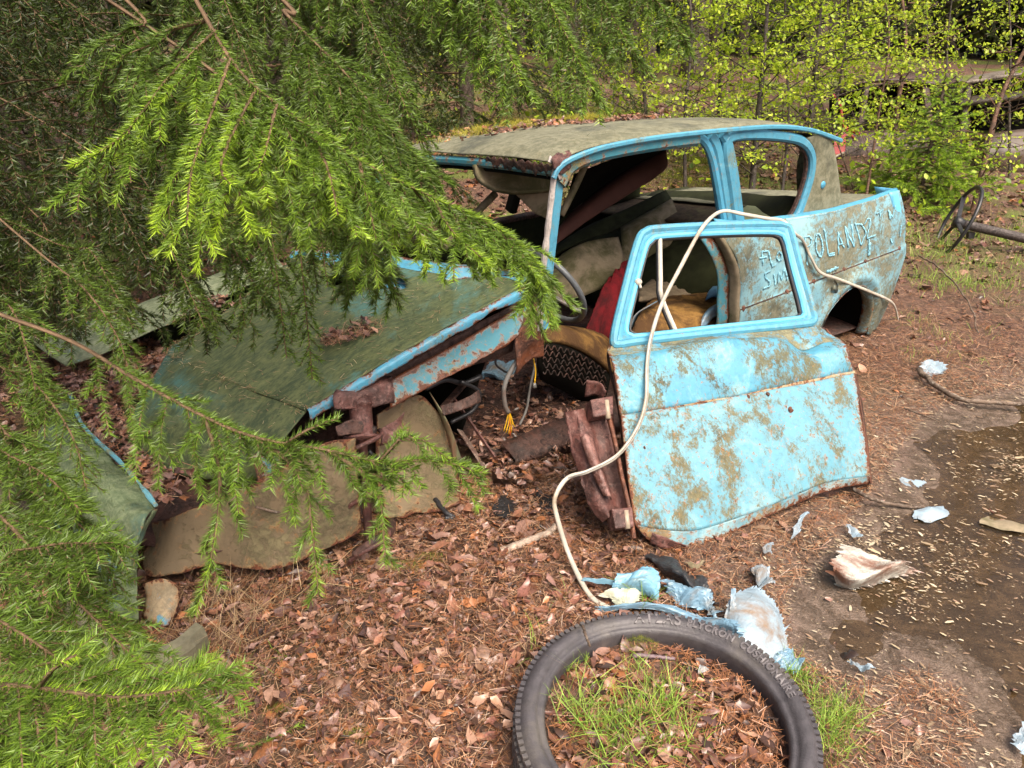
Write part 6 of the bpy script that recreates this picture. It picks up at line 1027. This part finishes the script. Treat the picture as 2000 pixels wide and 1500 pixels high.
# undergrowth twigs behind
r = np.random.default_rng(520)
for k in range(22):
    x = r.uniform(-1, 6.5); y = r.uniform(6.2, 10.5); b = np.array(on(x, y)); a = r.uniform(0, 6.28); L = r.uniform(.8, 2.0); e = A3(math.cos(a)*L*.6, math.sin(a)*L*.4, L*r.uniform(.2, .9))
    o = sweep('bare_stem', cr([A3(0, 0, -.03), e*.5+r.normal(0, .06, 3), e], 14), ngon(5, .009), M['stick'], None, scale=np.linspace(1, .3, 14)); o.location = b; tag(o, 'bare brown stem in the undergrowth behind the wreck', 'stem', 'bare stems in the undergrowth')
# low undergrowth on the bank
r = np.random.default_rng(530); m = 5200; P2 = np.c_[r.uniform(-2.5, 7.5, m), r.uniform(6.0, 12.0, m)]; kp = vnoise(np.c_[P2, np.zeros(m)], .35, 17) > -.15; P2 = P2[kp]; m = len(P2)
o = scatter('undergrowth', [LEAF], np.c_[P2, gh(P2[:, 0], P2[:, 1])+r.gamma(1.6, .14, m)], rotm(r.uniform(0, 6.28, m), r.normal(.4, .6, m), r.normal(0, .5, m)), .055*r.uniform(.5, 1.3, m), pal(m, LG+[(.12, .2, .03), (.25, .2, .08)], r, .3), M['leafy']); tag(o, 'low leafy undergrowth on the bank behind the wreck', 'undergrowth')
# ------------------------------------------------------------------ rusty wrecks and red scrap in the background
WR = rusty('brown_car_rust', a=(.085, .046, .036), d=(.038, .022, .018), hi=(.15, .10, .085), off=40, rough=.5); WR2 = rusty('brown_car_rust_2', a=(.06, .045, .03), d=(.028, .02, .014), hi=(.12, .10, .075), off=44)
def wreck2(label, ground_px, spec):
    b = tg(*ground_px); b = np.array(on(b[0], b[1])); d0 = (b-CAM) @ Fv; t = thing('rusty_wreck', label, 'car', b)
    for k, (nm, rows_, mat, th, dn_) in enumerate(spec): loft(nm, [[dp(u, v, d0+d)-b for u, v, d in r_] for r_ in rows_], 12, 26, mat, t, th, dent=dn_, dscale=1.6, seed=600+k)
    return t
WRP = rusty('pale_roof_rust', a=(.20, .165, .13), d=(.07, .05, .035), hi=(.36, .33, .29), off=46)
wreck2('rusted brown saloon with sagging roof half hidden by the young spruce', (1760, 305), [
    ('roof', [[(1625, 178, 0), (1690, 160, 0), (1760, 158, 0), (1812, 164, 0), (1835, 168, 0)], [(1640, 165, .25), (1700, 148, .25), (1765, 143, .25), (1830, 142, .25), (1868, 150, .2)], [(1650, 160, 1.4), (1700, 146, 1.4), (1765, 142, 1.4), (1830, 142, 1.4), (1862, 150, 1.4)]], WR, .02, .012),
    ('roof_corner', [[(1822, 182, -.03), (1832, 170, 0), (1850, 158, .02), (1872, 152, .15)], [(1828, 184, -.02), (1842, 172, .02), (1858, 163, .05), (1878, 158, .18)]], WR, .02, .006),
    ('body_side', [[(1600, 335, .05), (1700, 338, .05), (1800, 340, .05), (1880, 340, .05)], [(1600, 300, -.03), (1700, 295, -.03), (1800, 292, -.03), (1880, 290, -.03)], [(1600, 262, .05), (1700, 256, .05), (1800, 252, .05), (1880, 250, .05)]], WR, .03, .02),
    ('shade_backing', [[(1620, 300, 1.4), (1880, 300, 1.4)], [(1620, 170, 1.4), (1870, 160, 1.4)]], M['dark'], .03, .01),  # near-black sheet put in for the shaded hollow behind the windows
    ('pillar', [[(1690, 162, .05), (1672, 258, .05)], [(1698, 162, .06), (1682, 258, .06)]], WR, .04, .004), ('pillar', [[(1800, 160, .05), (1810, 252, .05)], [(1812, 160, .06), (1822, 252, .06)]], WR, .04, .004), ('pillar', [[(1868, 152, .1), (1886, 250, .05)], [(1876, 152, .1), (1896, 250, .05)]], WR, .04, .004)])
wreck2('rusted brown wreck with pale roof edge and gaping windows beside the leaning sapling', (1960, 338), [
    ('roof', [[(1885, 162, 0), (1940, 154, 0), (2000, 146, 0), (2160, 128, 0)], [(1900, 152, .3), (1950, 144, .3), (2010, 137, .3), (2160, 120, .3)], [(1905, 150, 1.5), (1950, 142, 1.5), (2010, 136, 1.5), (2160, 119, 1.5)]], WRP, .03, .01),
    ('window_sill', [[(1872, 205, -.02), (1940, 196, -.02), (2010, 190, -.02), (2160, 180, -.02)], [(1872, 196, .1), (1940, 187, .1), (2010, 182, .1), (2160, 172, .1)]], WR2, .05, .012),
    ('body_side', [[(1915, 345, .1), (1960, 340, .05), (2020, 336, .05), (2160, 330, .05)], [(1920, 300, -.04), (1965, 296, -.05), (2030, 290, -.05), (2160, 285, -.05)], [(1925, 264, .05), (1970, 258, .04), (2030, 252, .04), (2160, 245, .04)]], plain('grey_brown_body', (.075, .056, .043), .5, .3, 6, .3, stain=(.09, .05, .035), stn=.45), .03, .012),
    ('shade_backing', [[(1860, 330, 1.5), (2160, 320, 1.5)], [(1880, 165, 1.5), (2160, 130, 1.5)]], M['dark'], .03, .01),  # black sheet again, shade inside the gaping windows given as colour
    ('pillar', [[(1888, 162, .05), (1872, 262, .05)], [(1896, 160, .06), (1884, 262, .06)]], WR2, .05, .004), ('pillar', [[(2040, 145, .05), (2050, 250, .05)], [(2052, 145, .05), (2064, 250, .05)]], WR2, .05, .004)])
q = tg(1640, 312); rb = np.array(on(q[0], q[1])); rsd = (rb-CAM) @ Fv; rs_ = thing('red_scrap', 'bright red bent scrap metal behind the tail of the wreck', 'scrap', rb)
def rp_(L, d=0.0): return [dp(u, v, rsd+d)-rb for u, v in L]
slab('panel', rp_([(1622, 308), (1622, 290), (1636, 268), (1652, 262), (1650, 296)]), A3(.02, .04, 0), M['redp'], rs_)
slab('panel', rp_([(1624, 272), (1642, 254), (1656, 264), (1634, 270)], .1), A3(.02, .05, 0), plain('pink_panel', (.5, .16, .18), .4, .3), rs_)
tube('bent_tube', rp_([(1626, 185), (1640, 200), (1645, 230), (1650, 250), (1668, 270)], .05), .014, M['redp'], rs_)
tube('bent_tube', rp_([(1650, 250), (1665, 255), (1678, 262)], .08), .02, M['redp'], rs_)
sweep('trim', rp_([(1624, 310), (1648, 298)], -.05), rect(.02, .02), M['white'], rs_)
# fallen grey stems on the bank
for k, (L, rr, lab) in enumerate([([(1480, 140, .9), (1560, 125, 1.0), (1680, 105, 1.1), (1700, 108, 1.1)], .035, 'grey fallen trunk lying across the undergrowth'), ([(850, 205, .45), (920, 195, .6), (990, 215, .5), (1050, 210, .45)], .02, 'dark fallen branch on the bank behind the roof'), ([(840, 225, .4), (910, 215, .5), (1000, 200, .7)], .015, 'thin fallen branch on the bank behind the roof'), ([(1500, 170, .9), (1600, 190, .8), (1720, 160, 1.1), (1850, 200, .9)], .012, 'long bare branch arching before the rusty wrecks')]):
    pts = [gp(u, min(v, 290), z) if v > 200 else dp(u, v, 9.5) for u, v, z in L]; b = pts[0].copy(); b[2] = float(gh(b[0], b[1])[0])
    o = sweep('fallen_branch', cr([p-b for p in pts], 20), ngon(7, rr), M['stick'], None, scale=np.linspace(1, .5, 20)); o.location = b; tag(o, lab, 'branch')
# small spruce twig on the leaves
ob = gp(530, 1440); tw = thing('spruce_twig', 'small green spruce twig lying on the leaves', 'twig', ob); b = Bough(np.random.default_rng(90)); b.path(cr([gp(455, 1462, .012), gp(500, 1455, .016), gp(550, 1432, .016), gp(592, 1415, .02)], 16), .002, .001, .2, .7); b.build(tw, ob, 1100, .014, .0018)
